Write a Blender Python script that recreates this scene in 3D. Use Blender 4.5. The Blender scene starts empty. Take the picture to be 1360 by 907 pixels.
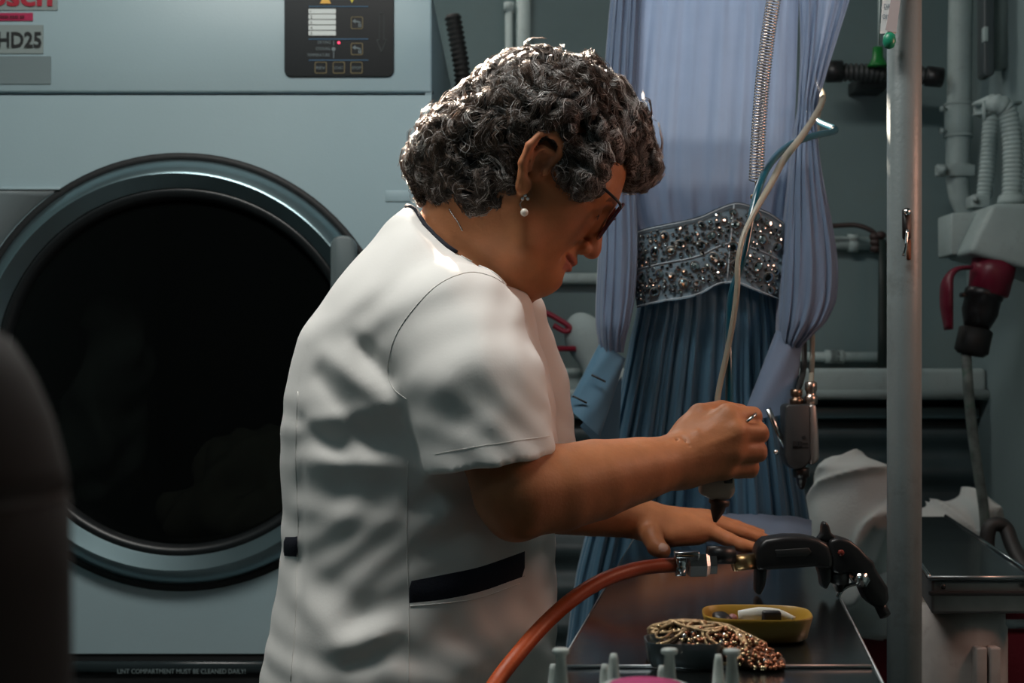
import bpy, bmesh, math, random
import numpy as np
from mathutils import Vector, Matrix
from mathutils.bvhtree import BVHTree

random.seed(7)
RNG = np.random.default_rng(11)
SC = bpy.context.scene
COL = SC.collection

# ------------------------------------------------------------------ camera, world, lights, exposure
FPX, HOR, CAMZ = 1889.0, 500.0, 1.15           # focal length in pixels, horizon row, eye height
cam_data = bpy.data.cameras.new('camera')
cam = bpy.data.objects.new('camera', cam_data)
COL.objects.link(cam)
cam.location = (0, 0, CAMZ)
cam.rotation_euler = (math.pi / 2, 0, 0)
cam_data.sensor_width = 36.0
cam_data.lens = FPX / 1360 * 36.0
cam_data.shift_y = (HOR - 453.5) / 1360
cam_data.clip_start = 0.02
cam_data.dof.use_dof = True
cam_data.dof.focus_distance = 1.64
cam_data.dof.aperture_fstop = 9.0
SC.camera = cam

world = bpy.data.worlds.new('world')
SC.world = world
world.use_nodes = True
bg = world.node_tree.nodes['Background']
bg.inputs[0].default_value = (0.36, 0.56, 0.62, 1)
bg.inputs[1].default_value = 0.6


def area_light(name, loc, target, sx, sy, power, color):
    ld = bpy.data.lights.new(name, 'AREA')
    ld.shape = 'RECTANGLE'
    ld.size, ld.size_y = sx, sy
    ld.energy = power
    ld.color = color
    o = bpy.data.objects.new(name, ld)
    o.location = loc
    d = Vector(target) - Vector(loc)
    o.rotation_euler = d.to_track_quat('-Z', 'Y').to_euler()
    COL.objects.link(o)
    return o


# low sun through the high window in the back wall (above the frame)
sun_d = bpy.data.lights.new('sun', 'SUN')
sun_d.energy = 70.0
sun_d.angle = 0.012
sun_d.color = (1.0, 0.82, 0.66)
sun = bpy.data.objects.new('sun', sun_d)
sun.rotation_euler = Vector((0.95, -1.90, -1.60)).to_track_quat('-Z', 'Y').to_euler()
sun.location = (-0.6, 6.0, 4.0)
COL.objects.link(sun)
# sky light of the same window
area_light('clerestory_daylight', (-0.45, 3.52, 2.85), (0.05, 1.75, 1.35), 1.2, 0.45, 14, (1.0, 0.93, 0.86))
# ceiling luminaire between the dryer and the board
area_light('ceiling_luminaire_light', (-0.40, 1.45, 2.62), (-0.30, 1.80, 1.0), 1.1, 0.28, 25, (1.0, 0.98, 0.93))
# added fill light from the left, not a lamp known in this room
area_light('left_fill_light', (-1.10, 0.30, 2.62), (-0.2, 1.8, 1.1), 0.9, 0.5, 1.8, (0.62, 0.92, 1.0))
# unseen warm lamp on the right wall, warming one side of the post
area_light('wall_lamp_light', (1.10, 1.62, 1.50), (0.35, 1.75, 1.15), 0.25, 0.35, 4.6, (1.0, 0.48, 0.33))

SC.view_settings.view_transform = 'Standard'
SC.view_settings.look = 'None'
SC.view_settings.gamma = 1.0
SC.view_settings.use_curve_mapping = False
SC.view_settings.exposure = 0.0
SC.cycles.use_denoising = True
SC.cycles.max_bounces = 8
SC.cycles.transparent_max_bounces = 16
SC.cycles.caustics_reflective = False
SC.cycles.caustics_refractive = False
SC.cycles.sample_clamp_indirect = 4.0


# ------------------------------------------------------------------ helpers
def P(px, py, Y):
    """a point of the place: seen at that pixel of the 1360x907 frame, at its own distance Y"""
    return Vector(((px - 680.0) * Y / FPX, Y, CAMZ - (py - HOR) * Y / FPX))


def xz(px, py, Y):
    p = P(px, py, Y)
    return p.x, p.z


MATS = {}


def mat(name, color, rough=0.5, metal=0.0, spec=0.5, var=0.0, vscale=8.0, bump=0.0, bscale=60.0,
        trans=0.0, alpha=1.0, sheen=0.0, coat=0.0, emit=None, estr=0.0, ior=1.45, sss=0.0,
        translucent=0.0, sheer=0.0, vcol=None, dirt=None, dscale=6.0, damount=0.0, stretch=None, aniso=0.0):
    if name in MATS:
        return MATS[name]
    m = bpy.data.materials.new(name)
    m.use_nodes = True
    nt = m.node_tree
    N, L = nt.nodes, nt.links
    b = N['Principled BSDF']
    out = N['Material Output']
    c4 = tuple(color) + (1,)
    b.inputs['Base Color'].default_value = c4
    b.inputs['Roughness'].default_value = rough
    b.inputs['Metallic'].default_value = metal
    b.inputs['Specular IOR Level'].default_value = spec
    b.inputs['IOR'].default_value = ior
    b.inputs['Transmission Weight'].default_value = trans
    b.inputs['Alpha'].default_value = alpha
    b.inputs['Sheen Weight'].default_value = sheen
    b.inputs['Coat Weight'].default_value = coat
    b.inputs['Anisotropic'].default_value = aniso
    if sss:
        b.inputs['Subsurface Weight'].default_value = sss
        b.inputs['Subsurface Radius'].default_value = (0.012, 0.005, 0.003)
        b.inputs['Subsurface Scale'].default_value = 0.6
    if emit:
        b.inputs['Emission Color'].default_value = tuple(emit) + (1,)
        b.inputs['Emission Strength'].default_value = estr
    tc = N.new('ShaderNodeTexCoord')
    vec = tc.outputs['Object']
    if stretch:
        mp = N.new('ShaderNodeMapping')
        mp.inputs['Scale'].default_value = stretch
        L.new(vec, mp.inputs['Vector'])
        vec = mp.outputs['Vector']
    colsock = None
    if vcol:
        at = N.new('ShaderNodeAttribute')
        at.attribute_name = vcol
        colsock = at.outputs['Color']
    if var > 0:
        nz = N.new('ShaderNodeTexNoise')
        nz.inputs['Scale'].default_value = vscale
        nz.inputs['Detail'].default_value = 5
        L.new(vec, nz.inputs['Vector'])
        mr = N.new('ShaderNodeMapRange')
        mr.inputs[1].default_value = 0.3
        mr.inputs[2].default_value = 0.7
        mr.inputs[3].default_value = 1 - var
        mr.inputs[4].default_value = 1 + var
        L.new(nz.outputs['Fac'], mr.inputs[0])
        mx = N.new('ShaderNodeMix')
        mx.data_type = 'RGBA'
        mx.blend_type = 'MULTIPLY'
        mx.inputs[0].default_value = 1.0
        if colsock:
            L.new(colsock, mx.inputs[6])
        else:
            mx.inputs[6].default_value = c4
        L.new(mr.outputs[0], mx.inputs[7])
        colsock = mx.outputs[2]
    if dirt:
        nz = N.new('ShaderNodeTexNoise')
        nz.inputs['Scale'].default_value = dscale
        nz.inputs['Detail'].default_value = 8
        nz.inputs['Roughness'].default_value = 0.7
        L.new(vec, nz.inputs['Vector'])
        mr = N.new('ShaderNodeMapRange')
        mr.inputs[1].default_value = 0.55
        mr.inputs[2].default_value = 0.75
        mr.inputs[4].default_value = damount
        L.new(nz.outputs['Fac'], mr.inputs[0])
        mx = N.new('ShaderNodeMix')
        mx.data_type = 'RGBA'
        L.new(mr.outputs[0], mx.inputs[0])
        if colsock:
            L.new(colsock, mx.inputs[6])
        else:
            mx.inputs[6].default_value = c4
        mx.inputs[7].default_value = tuple(dirt) + (1,)
        colsock = mx.outputs[2]
    if colsock:
        L.new(colsock, b.inputs['Base Color'])
    if bump > 0:
        nz = N.new('ShaderNodeTexNoise')
        nz.inputs['Scale'].default_value = bscale
        nz.inputs['Detail'].default_value = 4
        L.new(vec, nz.inputs['Vector'])
        bp = N.new('ShaderNodeBump')
        bp.inputs['Strength'].default_value = bump
        bp.inputs['Distance'].default_value = 0.004
        L.new(nz.outputs['Fac'], bp.inputs['Height'])
        L.new(bp.outputs['Normal'], b.inputs['Normal'])
    sh = b.outputs['BSDF']
    if translucent > 0:
        t = N.new('ShaderNodeBsdfTranslucent')
        if colsock:
            L.new(colsock, t.inputs['Color'])
        else:
            t.inputs['Color'].default_value = c4
        ms = N.new('ShaderNodeMixShader')
        ms.inputs[0].default_value = translucent
        L.new(sh, ms.inputs[1])
        L.new(t.outputs[0], ms.inputs[2])
        sh = ms.outputs[0]
    if sheer > 0:
        t = N.new('ShaderNodeBsdfTransparent')
        ms = N.new('ShaderNodeMixShader')
        ms.inputs[0].default_value = sheer
        L.new(sh, ms.inputs[1])
        L.new(t.outputs[0], ms.inputs[2])
        sh = ms.outputs[0]
    L.new(sh, out.inputs['Surface'])
    MATS[name] = m
    return m


WLOC = {}


def _link(o, loc, parent):
    loc = Vector(loc)
    WLOC[o.name] = loc
    if parent is not None:
        o.parent = parent
        o.location = loc - WLOC[parent.name]
    else:
        o.location = loc
    COL.objects.link(o)


def obj(name, vf, material, parent=None, smooth=True, origin=None, angle=None):
    """link one mesh object; vertices are given in world metres"""
    v, f = vf[0], vf[1]
    v = np.asarray(v, dtype=np.float64).reshape(-1, 3)
    c = (v.min(0) + v.max(0)) / 2 if origin is None else np.array(origin)
    me = bpy.data.meshes.new(name)
    vv = v - c
    if isinstance(f, np.ndarray):
        n, k = f.shape
        me.vertices.add(len(vv)); me.vertices.foreach_set('co', vv.astype(np.float32).ravel())
        me.loops.add(n * k); me.loops.foreach_set('vertex_index', f.astype(np.int32).ravel())
        me.polygons.add(n)
        me.polygons.foreach_set('loop_start', np.arange(0, n * k, k, dtype=np.int32))
        me.update(calc_edges=True)
        me.validate()
    else:
        me.from_pydata(vv.tolist(), [], [list(q) for q in f])
        me.update()
    mats = material if isinstance(material, (list, tuple)) else [material]
    for mm in mats:
        me.materials.append(mm)
    if len(vf) > 2 and vf[2] is not None:
        me.polygons.foreach_set('material_index', np.asarray(vf[2], dtype=np.int32))
    if smooth:
        me.polygons.foreach_set('use_smooth', [True] * len(me.polygons))
        if angle:
            try:
                me.set_sharp_from_angle(angle=math.radians(angle))
            except Exception:
                pass
    o = bpy.data.objects.new(name, me)
    _link(o, c, parent)
    return o


def thing(name, label, cat, loc, group=None):
    o = bpy.data.objects.new(name, None)
    o.empty_display_size = 0.05
    _link(o, loc, None)
    return tag(o, label, cat, group)


def tag(o, label, cat, group=None):
    o['label'] = label
    o['category'] = cat
    if group:
        o['group'] = group
    return o


def struct(o):
    o['kind'] = 'structure'
    return o


def instance(src, name, loc, parent, scale=None, rot=None):
    o = bpy.data.objects.new(name, src.data)
    if rot is not None:
        o.rotation_euler = rot
    if scale is not None:
        o.scale = scale
    _link(o, loc, parent)
    return o


def join(*parts):
    V, F, M = [], [], []
    off = 0
    hasm = any(len(p) > 2 and p[2] is not None for p in parts)
    for p in parts:
        v = np.asarray(p[0]).reshape(-1, 3)
        V.append(v)
        for q in p[1]:
            F.append([int(i) + off for i in q])
        if hasm:
            M += list(p[2]) if len(p) > 2 and p[2] is not None else [0] * len(p[1])
        off += len(v)
    return (np.concatenate(V), F, M) if hasm else (np.concatenate(V), F)


def setm(p, i):
    return (p[0], p[1], [i] * len(p[1]))


def xform(p, M):
    v = np.asarray(p[0]) @ np.array(M.to_3x3()).T + np.array(M.translation)
    return (v,) + tuple(p[1:])


def bm_out(bm):
    bm.verts.ensure_lookup_table()
    bm.normal_update()
    v = np.array([q.co[:] for q in bm.verts])
    f = [[w.index for w in q.verts] for q in bm.faces]
    bm.free()
    return v, f


def box(lo, hi, bevel=0.0, seg=2):
    bm = bmesh.new()
    bmesh.ops.create_cube(bm, size=1.0)
    lo, hi = Vector(lo), Vector(hi)
    for v in bm.verts:
        v.co = Vector(((lo[i] + hi[i]) / 2 + v.co[i] * (hi[i] - lo[i])) for i in range(3))
    if bevel > 0:
        bmesh.ops.bevel(bm, geom=list(bm.edges), offset=bevel, segments=seg, affect='EDGES', profile=0.5)
    bm.verts.index_update()
    return bm_out(bm)


def prism(outline, d0, d1, bevel=0.0, axis='y', seg=2):
    """outline: list of (a,b) in the plane; extruded between d0 and d1 along axis"""
    bm = bmesh.new()
    def mk(a, b, d):
        return (a, d, b) if axis == 'y' else ((d, a, b) if axis == 'x' else (a, b, d))
    lo = [bm.verts.new(mk(a, b, d0)) for a, b in outline]
    hi = [bm.verts.new(mk(a, b, d1)) for a, b in outline]
    n = len(outline)
    bm.faces.new(lo)
    bm.faces.new(hi[::-1])
    for i in range(n):
        j = (i + 1) % n
        bm.faces.new((lo[j], lo[i], hi[i], hi[j]))
    bmesh.ops.recalc_face_normals(bm, faces=list(bm.faces))
    if bevel > 0:
        bm.edges.ensure_lookup_table()
        eds = [e for e in bm.edges if len(e.link_faces) == 2 and e.calc_face_angle(0) > 0.6]
        bmesh.ops.bevel(bm, geom=eds, offset=bevel, segments=seg, affect='EDGES', profile=0.5, clamp_overlap=True)
    bm.verts.index_update()
    return bm_out(bm)


def catmull(pts, n):
    pts = [Vector(p) for p in pts]
    P_ = [2 * pts[0] - pts[1]] + pts + [2 * pts[-1] - pts[-2]]
    out = []
    for i in range(1, len(P_) - 2):
        a, b, c, d = P_[i - 1:i + 3]
        for k in range(n):
            t = k / n
            out.append(0.5 * ((2 * b) + (c - a) * t + (2 * a - 5 * b + 4 * c - d) * t * t + (3 * b - a - 3 * c + d) * t ** 3))
    out.append(pts[-1])
    return out


def tube(pts, r, sides=10, cap=True, flat=1.0, up=None):
    pts = [Vector(p) for p in pts]
    n = len(pts)
    rs = list(r) if hasattr(r, '__len__') else [r] * n
    if len(rs) != n:
        rs = list(np.interp(np.linspace(0, 1, n), np.linspace(0, 1, len(rs)), rs))
    V, F = [], []
    t = (pts[1] - pts[0]).normalized()
    ref = Vector(up) if up else (Vector((0, 0, 1)) if abs(t.z) < 0.9 else Vector((1, 0, 0)))
    nrm = (ref - t * ref.dot(t)).normalized()
    for i in range(n):
        t = (pts[min(i + 1, n - 1)] - pts[max(i - 1, 0)])
        if t.length < 1e-9:
            t = Vector((0, 0, 1))
        t.normalize()
        nrm = (nrm - t * nrm.dot(t))
        nrm.normalize()
        bn = t.cross(nrm)
        for k in range(sides):
            a = 2 * math.pi * k / sides
            V.append(pts[i] + nrm * (math.cos(a) * rs[i]) + bn * (math.sin(a) * rs[i] * flat))
    for i in range(n - 1):
        for k in range(sides):
            k2 = (k + 1) % sides
            F.append((i * sides + k, i * sides + k2, (i + 1) * sides + k2, (i + 1) * sides + k))
    if cap:
        F.append(tuple(range(sides))[::-1])
        F.append(tuple((n - 1) * sides + k for k in range(sides)))
    return np.array([v[:] for v in V]), F


def lathe(profile, base, axis=(0, 0, 1), segs=24, cap=True):
    """profile (radius, height along the axis) from base"""
    ax = Vector(axis).normalized()
    a = Vector((1, 0, 0)) if abs(ax.x) < 0.9 else Vector((0, 1, 0))
    u = (a - ax * a.dot(ax)).normalized()
    w = ax.cross(u)
    base = Vector(base)
    V, F = [], []
    n = len(profile)
    for r, h in profile:
        for k in range(segs):
            t = 2 * math.pi * k / segs
            V.append((base + ax * h + u * (r * math.cos(t)) + w * (r * math.sin(t)))[:])
    for i in range(n - 1):
        for k in range(segs):
            k2 = (k + 1) % segs
            F.append((i * segs + k, i * segs + k2, (i + 1) * segs + k2, (i + 1) * segs + k))
    if cap:
        F.append(tuple(range(segs))[::-1])
        F.append(tuple((n - 1) * segs + k for k in range(segs)))
    return np.array(V), F


def ball(c, r, segs=12, rings=8, scale=(1, 1, 1)):
    prof = [(max(1e-4, r * math.sin(math.pi * i / rings)), -r * math.cos(math.pi * i / rings)) for i in range(rings + 1)]
    v, f = lathe(prof, (0, 0, 0), (0, 0, 1), segs)
    return v * np.array(scale) + np.array(c), f


def rrect(x0, z0, x1, z1, r, n=5):
    pts = []
    for cx, cz, a0 in ((x1 - r, z1 - r, 0), (x0 + r, z1 - r, 90), (x0 + r, z0 + r, 180), (x1 - r, z0 + r, 270)):
        for k in range(n + 1):
            a = math.radians(a0 + 90 * k / n)
            pts.append((cx + r * math.cos(a), cz + r * math.sin(a)))
    return pts


def pbox(px0, py0, px1, py1, Y, depth, r=0.0, bevel=0.0):
    """slab facing -Y: pixel rectangle on its front plane at distance Y, going back by depth"""
    x0, z1 = xz(px0, py0, Y)
    x1, z0 = xz(px1, py1, Y)
    if r > 0:
        return prism(rrect(x0, z0, x1, z1, r), Y, Y + depth, bevel)
    return box((x0, Y, z0), (x1, Y + depth, z1), bevel)


def text(body, px, py, Y, height_px, width_px=None, offset=0.0, align='LEFT'):
    """flat lettering facing -Y; px,py = baseline start (or end) pixel; height_px of a capital letter"""
    cu = bpy.data.curves.new('tmp_text', 'FONT')
    cu.body = body
    cu.offset = offset
    cu.resolution_u = 3
    o = bpy.data.objects.new('tmp_text', cu)
    COL.objects.link(o)
    bpy.context.view_layer.update()
    me = o.to_mesh()
    v = np.array([q.co[:] for q in me.vertices])
    f = [list(q.vertices) for q in me.polygons]
    o.to_mesh_clear()
    bpy.data.objects.remove(o)
    bpy.data.curves.remove(cu)
    s = height_px * Y / FPX / 0.70
    x0, x1 = v[:, 0].min(), v[:, 0].max()
    sx = s
    if width_px:
        sx = width_px * Y / FPX / (x1 - x0)
    b = P(px, py, Y)
    X = (v[:, 0] - (x0 if align == 'LEFT' else x1)) * sx + b.x
    Z = v[:, 1] * s + b.z
    return np.stack([X, np.full_like(X, Y), Z], 1), f


# ------------------------------------------------------------------ distance fields for organic forms
class Field:
    def __init__(self, lo, hi, h):
        self.lo, self.h = np.array(lo, float), h
        self.n = np.ceil((np.array(hi) - self.lo) / h).astype(int) + 1
        self.D = np.full(self.n, 0.06, np.float32)
        self.ax = [(self.lo[i] + h * np.arange(self.n[i])).astype(np.float32) for i in range(3)]

    def region(self, lo, hi):
        s = []
        for i in range(3):
            a = int(max(0, math.floor((lo[i] - self.lo[i]) / self.h)))
            b = int(min(self.n[i], math.ceil((hi[i] - self.lo[i]) / self.h) + 1))
            if b <= a:
                return None
            s.append(slice(a, b))
        X = self.ax[0][s[0]][:, None, None]
        Y = self.ax[1][s[1]][None, :, None]
        Z = self.ax[2][s[2]][None, None, :]
        return tuple(s), X, Y, Z

    def apply(self, fn, lo, hi, k, op='add'):
        m = k + 0.012
        r = self.region([q - m for q in lo], [q + m for q in hi])
        if r is None:
            return
        s, X, Y, Z = r
        d = fn(X, Y, Z).astype(np.float32)
        a = self.D[s]
        if op == 'sub':
            a, d = -a, d
        e = np.maximum(k - np.abs(a - d), 0) / max(k, 1e-6)
        res = np.minimum(a, d) - e * e * k * 0.25
        self.D[s] = -res if op == 'sub' else res

    def capsule(self, p0, p1, r0, r1=None, k=0.01, op='add'):
        r1 = r0 if r1 is None else r1
        a, b = np.array(p0, float), np.array(p1, float)
        ab = b - a
        L2 = max(float(ab @ ab), 1e-9)

        def fn(X, Y, Z):
            t = np.clip(((X - a[0]) * ab[0] + (Y - a[1]) * ab[1] + (Z - a[2]) * ab[2]) / L2, 0, 1)
            return np.sqrt((X - a[0] - t * ab[0]) ** 2 + (Y - a[1] - t * ab[1]) ** 2 + (Z - a[2] - t * ab[2]) ** 2) - (r0 + (r1 - r0) * t)
        R = max(r0, r1)
        self.apply(fn, np.minimum(a, b) - R, np.maximum(a, b) + R, k, op)

    def chain(self, pts, rs, k=0.01, op='add'):
        for i in range(len(pts) - 1):
            self.capsule(pts[i], pts[i + 1], rs[i], rs[i + 1], k if i == 0 else 0.003, op)

    def ellipsoid(self, c, rad, axes=None, k=0.01, op='add'):
        c, rad = np.array(c, float), np.array(rad, float)
        A = np.eye(3) if axes is None else np.array([np.array(q, float) for q in axes])

        def fn(X, Y, Z):
            q = [(X - c[0]) * A[i, 0] + (Y - c[1]) * A[i, 1] + (Z - c[2]) * A[i, 2] for i in range(3)]
            k0 = np.sqrt((q[0] / rad[0]) ** 2 + (q[1] / rad[1]) ** 2 + (q[2] / rad[2]) ** 2)
            k1 = np.sqrt((q[0] / rad[0] ** 2) ** 2 + (q[1] / rad[1] ** 2) ** 2 + (q[2] / rad[2] ** 2) ** 2)
            return k0 * (k0 - 1) / np.maximum(k1, 1e-6)
        ext = np.sqrt(((A * rad[:, None]) ** 2).sum(0))
        self.apply(fn, c - ext, c + ext, k, op)

    def mesh(self, smooth=2, lam=0.5):
        D, h = self.D, self.h
        I = D < 0
        cnt = np.zeros(np.array(D.shape) - 1, np.uint8)
        for a in (0, 1):
            for b in (0, 1):
                for c in (0, 1):
                    cnt += I[a:D.shape[0] - 1 + a, b:D.shape[1] - 1 + b, c:D.shape[2] - 1 + c]
        act = (cnt > 0) & (cnt < 8)
        idx = np.argwhere(act)
        vid = np.full(act.shape, -1, np.int32)
        vid[act] = np.arange(len(idx))
        cor = np.array([(a, b, c) for a in (0, 1) for b in (0, 1) for c in (0, 1)])
        val = np.stack([D[idx[:, 0] + q[0], idx[:, 1] + q[1], idx[:, 2] + q[2]] for q in cor], 1)
        pos = np.zeros((len(idx), 3)); num = np.zeros(len(idx))
        for i in range(8):
            for j in range(i + 1, 8):
                if np.abs(cor[i] - cor[j]).sum() != 1:
                    continue
                va, vb = val[:, i], val[:, j]
                m = (va < 0) != (vb < 0)
                t = va[m] / (va[m] - vb[m])
                pos[m] += cor[i] + t[:, None] * (cor[j] - cor[i])
                num[m] += 1
        pos = idx + pos / num[:, None]
        F = []
        for ax in range(3):
            o1, o2 = [q for q in range(3) if q != ax]
            sl0 = [slice(None)] * 3; sl1 = [slice(None)] * 3
            sl0[ax] = slice(0, -1); sl1[ax] = slice(1, None)
            for o in (o1, o2):
                sl0[o] = slice(1, -1); sl1[o] = slice(1, -1)
            a, b = I[tuple(sl0)], I[tuple(sl1)]
            e = np.argwhere(a != b)
            if len(e) == 0:
                continue
            flip = a[e[:, 0], e[:, 1], e[:, 2]]
            base = e.copy()
            for o in (o1, o2):
                base[:, o] += 1
            def cell(d1, d2):
                q = base.copy(); q[:, o1] += d1; q[:, o2] += d2
                return vid[q[:, 0], q[:, 1], q[:, 2]]
            quad = np.stack([cell(-1, -1), cell(0, -1), cell(0, 0), cell(-1, 0)], 1)
            par = (ax == 1)
            rev = ~(flip ^ par)
            quad[rev] = quad[rev][:, ::-1]
            F.append(quad)
        F = np.concatenate(F)
        V = self.lo + pos * h
        return relax(V, F, smooth, lam), F


def relax(V, F, it, lam=0.5):
    if it <= 0:
        return V
    E = np.concatenate([F[:, [0, 1]], F[:, [1, 2]], F[:, [2, 3]], F[:, [3, 0]]])
    n = len(V)
    deg = np.bincount(E[:, 0], minlength=n) + np.bincount(E[:, 1], minlength=n)
    for _ in range(it):
        S = np.stack([np.bincount(E[:, 0], V[E[:, 1], i], n) + np.bincount(E[:, 1], V[E[:, 0], i], n) for i in range(3)], 1)
        V = V * (1 - lam) + lam * S / np.maximum(deg, 1)[:, None]
    return V


def normals(V, F):
    nr = np.cross(V[F[:, 2]] - V[F[:, 0]], V[F[:, 3]] - V[F[:, 1]])
    N = np.zeros_like(V)
    for c in range(4):
        for i in range(3):
            N[:, i] += np.bincount(F[:, c], nr[:, i], len(V))
    return N / np.maximum(np.linalg.norm(N, axis=1, keepdims=True), 1e-12)


def vcolor(o, cols):
    at = o.data.color_attributes.new('tint', 'FLOAT_COLOR', 'POINT')
    c = np.ones((len(cols), 4), np.float32)
    c[:, :3] = cols
    at.data.foreach_set('color', c.ravel())


def grid_faces(nu, nv, closed=False):
    a = np.arange(nv - 1)[:, None] * nu
    if closed:
        i = np.arange(nu)[None, :]
        j = (i + 1) % nu
    else:
        i = np.arange(nu - 1)[None, :]
        j = i + 1
    return np.stack([a + i, a + j, a + nu + j, a + nu + i], 2).reshape(-1, 4)
# ------------------------------------------------------------------ the room
M_WALL = mat('painted_wall', (0.135, 0.195, 0.20), 0.75, var=0.10, vscale=3, bump=0.15, bscale=40, dirt=(0.12, 0.14, 0.12), dscale=3, damount=0.35)
M_WALLR = mat('painted_side_wall', (0.19, 0.26, 0.268), 0.7, var=0.06, vscale=4, bump=0.10, bscale=50)
M_FLOOR = mat('floor_tiles_grey', (0.10, 0.11, 0.11), 0.5, var=0.2, vscale=5)
M_CEIL = mat('ceiling_paint', (0.30, 0.33, 0.33), 0.8, var=0.05)
M_WHITEPAINT = mat('old_white_paint', (0.33, 0.41, 0.405), 0.55, var=0.08, vscale=12, bump=0.1, bscale=90, dirt=(0.12, 0.11, 0.09), dscale=30, damount=0.30)
M_CORR = mat('dark_corrugated_sheet', (0.038, 0.064, 0.070), 0.5, metal=0.0, var=0.2, vscale=10)
M_BLACK = mat('black_plastic', (0.012, 0.012, 0.013), 0.38)
M_RUBBER = mat('black_rubber', (0.010, 0.011, 0.011), 0.6)
M_STEEL = mat('brushed_steel', (0.36, 0.38, 0.39), 0.22, metal=1.0, var=0.12, vscale=14, bump=0.04, bscale=120)
M_CHROME = mat('chrome', (0.62, 0.63, 0.63), 0.16, metal=1.0)
M_BRASS = mat('brass', (0.48, 0.30, 0.14), 0.35, metal=1.0, var=0.1, vscale=60)

YB, XR, XL, YF, ZC = 3.60, 1.15, -1.75, -1.6, 3.30
struct(obj('floor', box((XL, YF, -0.06), (XR, YB, 0)), M_FLOOR, smooth=False))
struct(obj('ceiling', box((XL, YF, ZC), (XR, YB, ZC + 0.06)), M_CEIL, smooth=False))
struct(obj('wall_left', box((XL - 0.08, YF, 0), (XL, YB, ZC)), M_WALL, smooth=False))
struct(obj('wall_right', box((XR, YF, 0), (XR + 0.08, YB, ZC)), M_WALLR, smooth=False))
struct(obj('wall_front', box((XL, YF - 0.08, 0), (XR, YF, ZC)), mat('dark_front_wall', (0.03, 0.035, 0.035), 0.8), smooth=False))
# back wall, two unseen high windows sized so sun reaches hair and dress
WIN = [(-1.105, -0.74, 2.93, 3.24), (-0.48, -0.04, 2.55, 3.02)]
wb = [box((XL, YB, 0), (XR, YB + 0.06, 2.50)), box((XL, YB, 3.26), (XR, YB + 0.06, ZC))]
cuts = [XL] + [q for w_ in WIN for q in w_[:2]] + [XR]
for i in range(0, len(cuts), 2):
    wb.append(box((cuts[i], YB, 2.50), (cuts[i + 1], YB + 0.06, 3.26)))
for x0, x1, z0, z1 in WIN:
    wb += [box((x0, YB, 2.50), (x1, YB + 0.06, z0)), box((x0, YB, z1), (x1, YB + 0.06, 3.26))]
struct(obj('wall_back', join(*wb), M_WALL, smooth=False))
M_GLASSW = mat('window_glass', (0.9, 0.95, 0.95), 0.05, sheer=0.92)
for i, (x0, x1, z0, z1) in enumerate(WIN):
    e_ = 0.012
    w = struct(obj('window_%d' % (i + 1), join(box((x0, YB + 0.02, z0), (x1, YB + 0.04, z0 + e_)), box((x0, YB + 0.02, z1 - e_), (x1, YB + 0.04, z1)),
                                              box((x0, YB + 0.02, z0 + e_), (x0 + e_, YB + 0.04, z1 - e_)), box((x1 - e_, YB + 0.02, z0 + e_), (x1, YB + 0.04, z1 - e_))), M_WHITEPAINT, smooth=False))
    obj('pane', box((x0 + e_, YB + 0.028, z0 + e_), (x1 - e_, YB + 0.032, z1 - e_)), M_GLASSW, w, smooth=False)

# ledge along the back wall and the corrugated sheet under it
def zb(y, Y=YB):
    return CAMZ - (y - HOR) * Y / FPX
led = box((-0.10, YB - 0.16, zb(527, YB - 0.16)), (XR, YB - 0.001, zb(489, YB - 0.16)), 0.012)
o = struct(obj('trim_1', led, M_WHITEPAINT))
struct(obj('trim_2', tube([(-0.10, YB - 0.17, zb(524, YB - 0.17)), (XR - 0.002, YB - 0.17, zb(524, YB - 0.17))], 0.012, 12), M_WHITEPAINT))
# corrugation
pts = []
z0, z1 = 0.12, zb(537)
n = 90
prof = [(YB - 0.075 + 0.011 * math.sin(2 * math.pi * i / 9.0), z1 + (z0 - z1) * i / n) for i in range(n + 1)]
V = []
for yy, zz in prof:
    V.append((-0.10, yy, zz)); V.append((XR - 0.005, yy, zz))
F = [(2 * i, 2 * i + 1, 2 * i + 3, 2 * i + 2) for i in range(n)]
b0 = len(V)
V += [(-0.10, YB - 0.002, z1), (XR - 0.005, YB - 0.002, z1), (-0.10, YB - 0.002, z0), (XR - 0.005, YB - 0.002, z0)]
F += [(0, b0, b0 + 1, 1), (2 * n, 2 * n + 1, b0 + 3, b0 + 2)]
struct(obj('trim_3', (np.array(V), F), M_CORR))
struct(obj('trim_4', box((-0.10, YB - 0.12, zb(556, YB - .12)), (XR - 0.005, YB - 0.002, zb(541, YB - .12)), 0.004), mat('teal_rail_paint', (0.07, 0.13, 0.14), 0.4)))

# small pipes on the back wall
def wall_pipe(name, pts, r, label, m=M_WHITEPAINT, fl=None):
    t = thing(name, label, 'pipe', pts[0])
    obj('pipe_run', tube(pts, r, 14), m, t)
    for a, d in (fl or []):
        obj('pipe_clamp', lathe([(r * 1.35, -0.012), (r * 1.35, 0.012)], a, d, 16), m, t)
    return t
yb = YB - 0.03
a, b_ = P(1010, 323, yb), P(1163, 323, yb)
wall_pipe('wall_pipe', [a, b_], 0.017, 'thin pale pipe running level along the back wall beside the post', fl=[(b_, (1, 0, 0)), (a.lerp(b_, .8), (1, 0, 0)), (a.lerp(b_, .35), (1, 0, 0))])
a, b_ = P(640, 370, yb), P(840, 370, yb)
wall_pipe('wall_pipe', [a, b_], 0.014, 'thin pale pipe on the back wall behind the face of the person', fl=[(a.lerp(b_, .2), (1, 0, 0)), (a.lerp(b_, .9), (1, 0, 0))])
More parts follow.
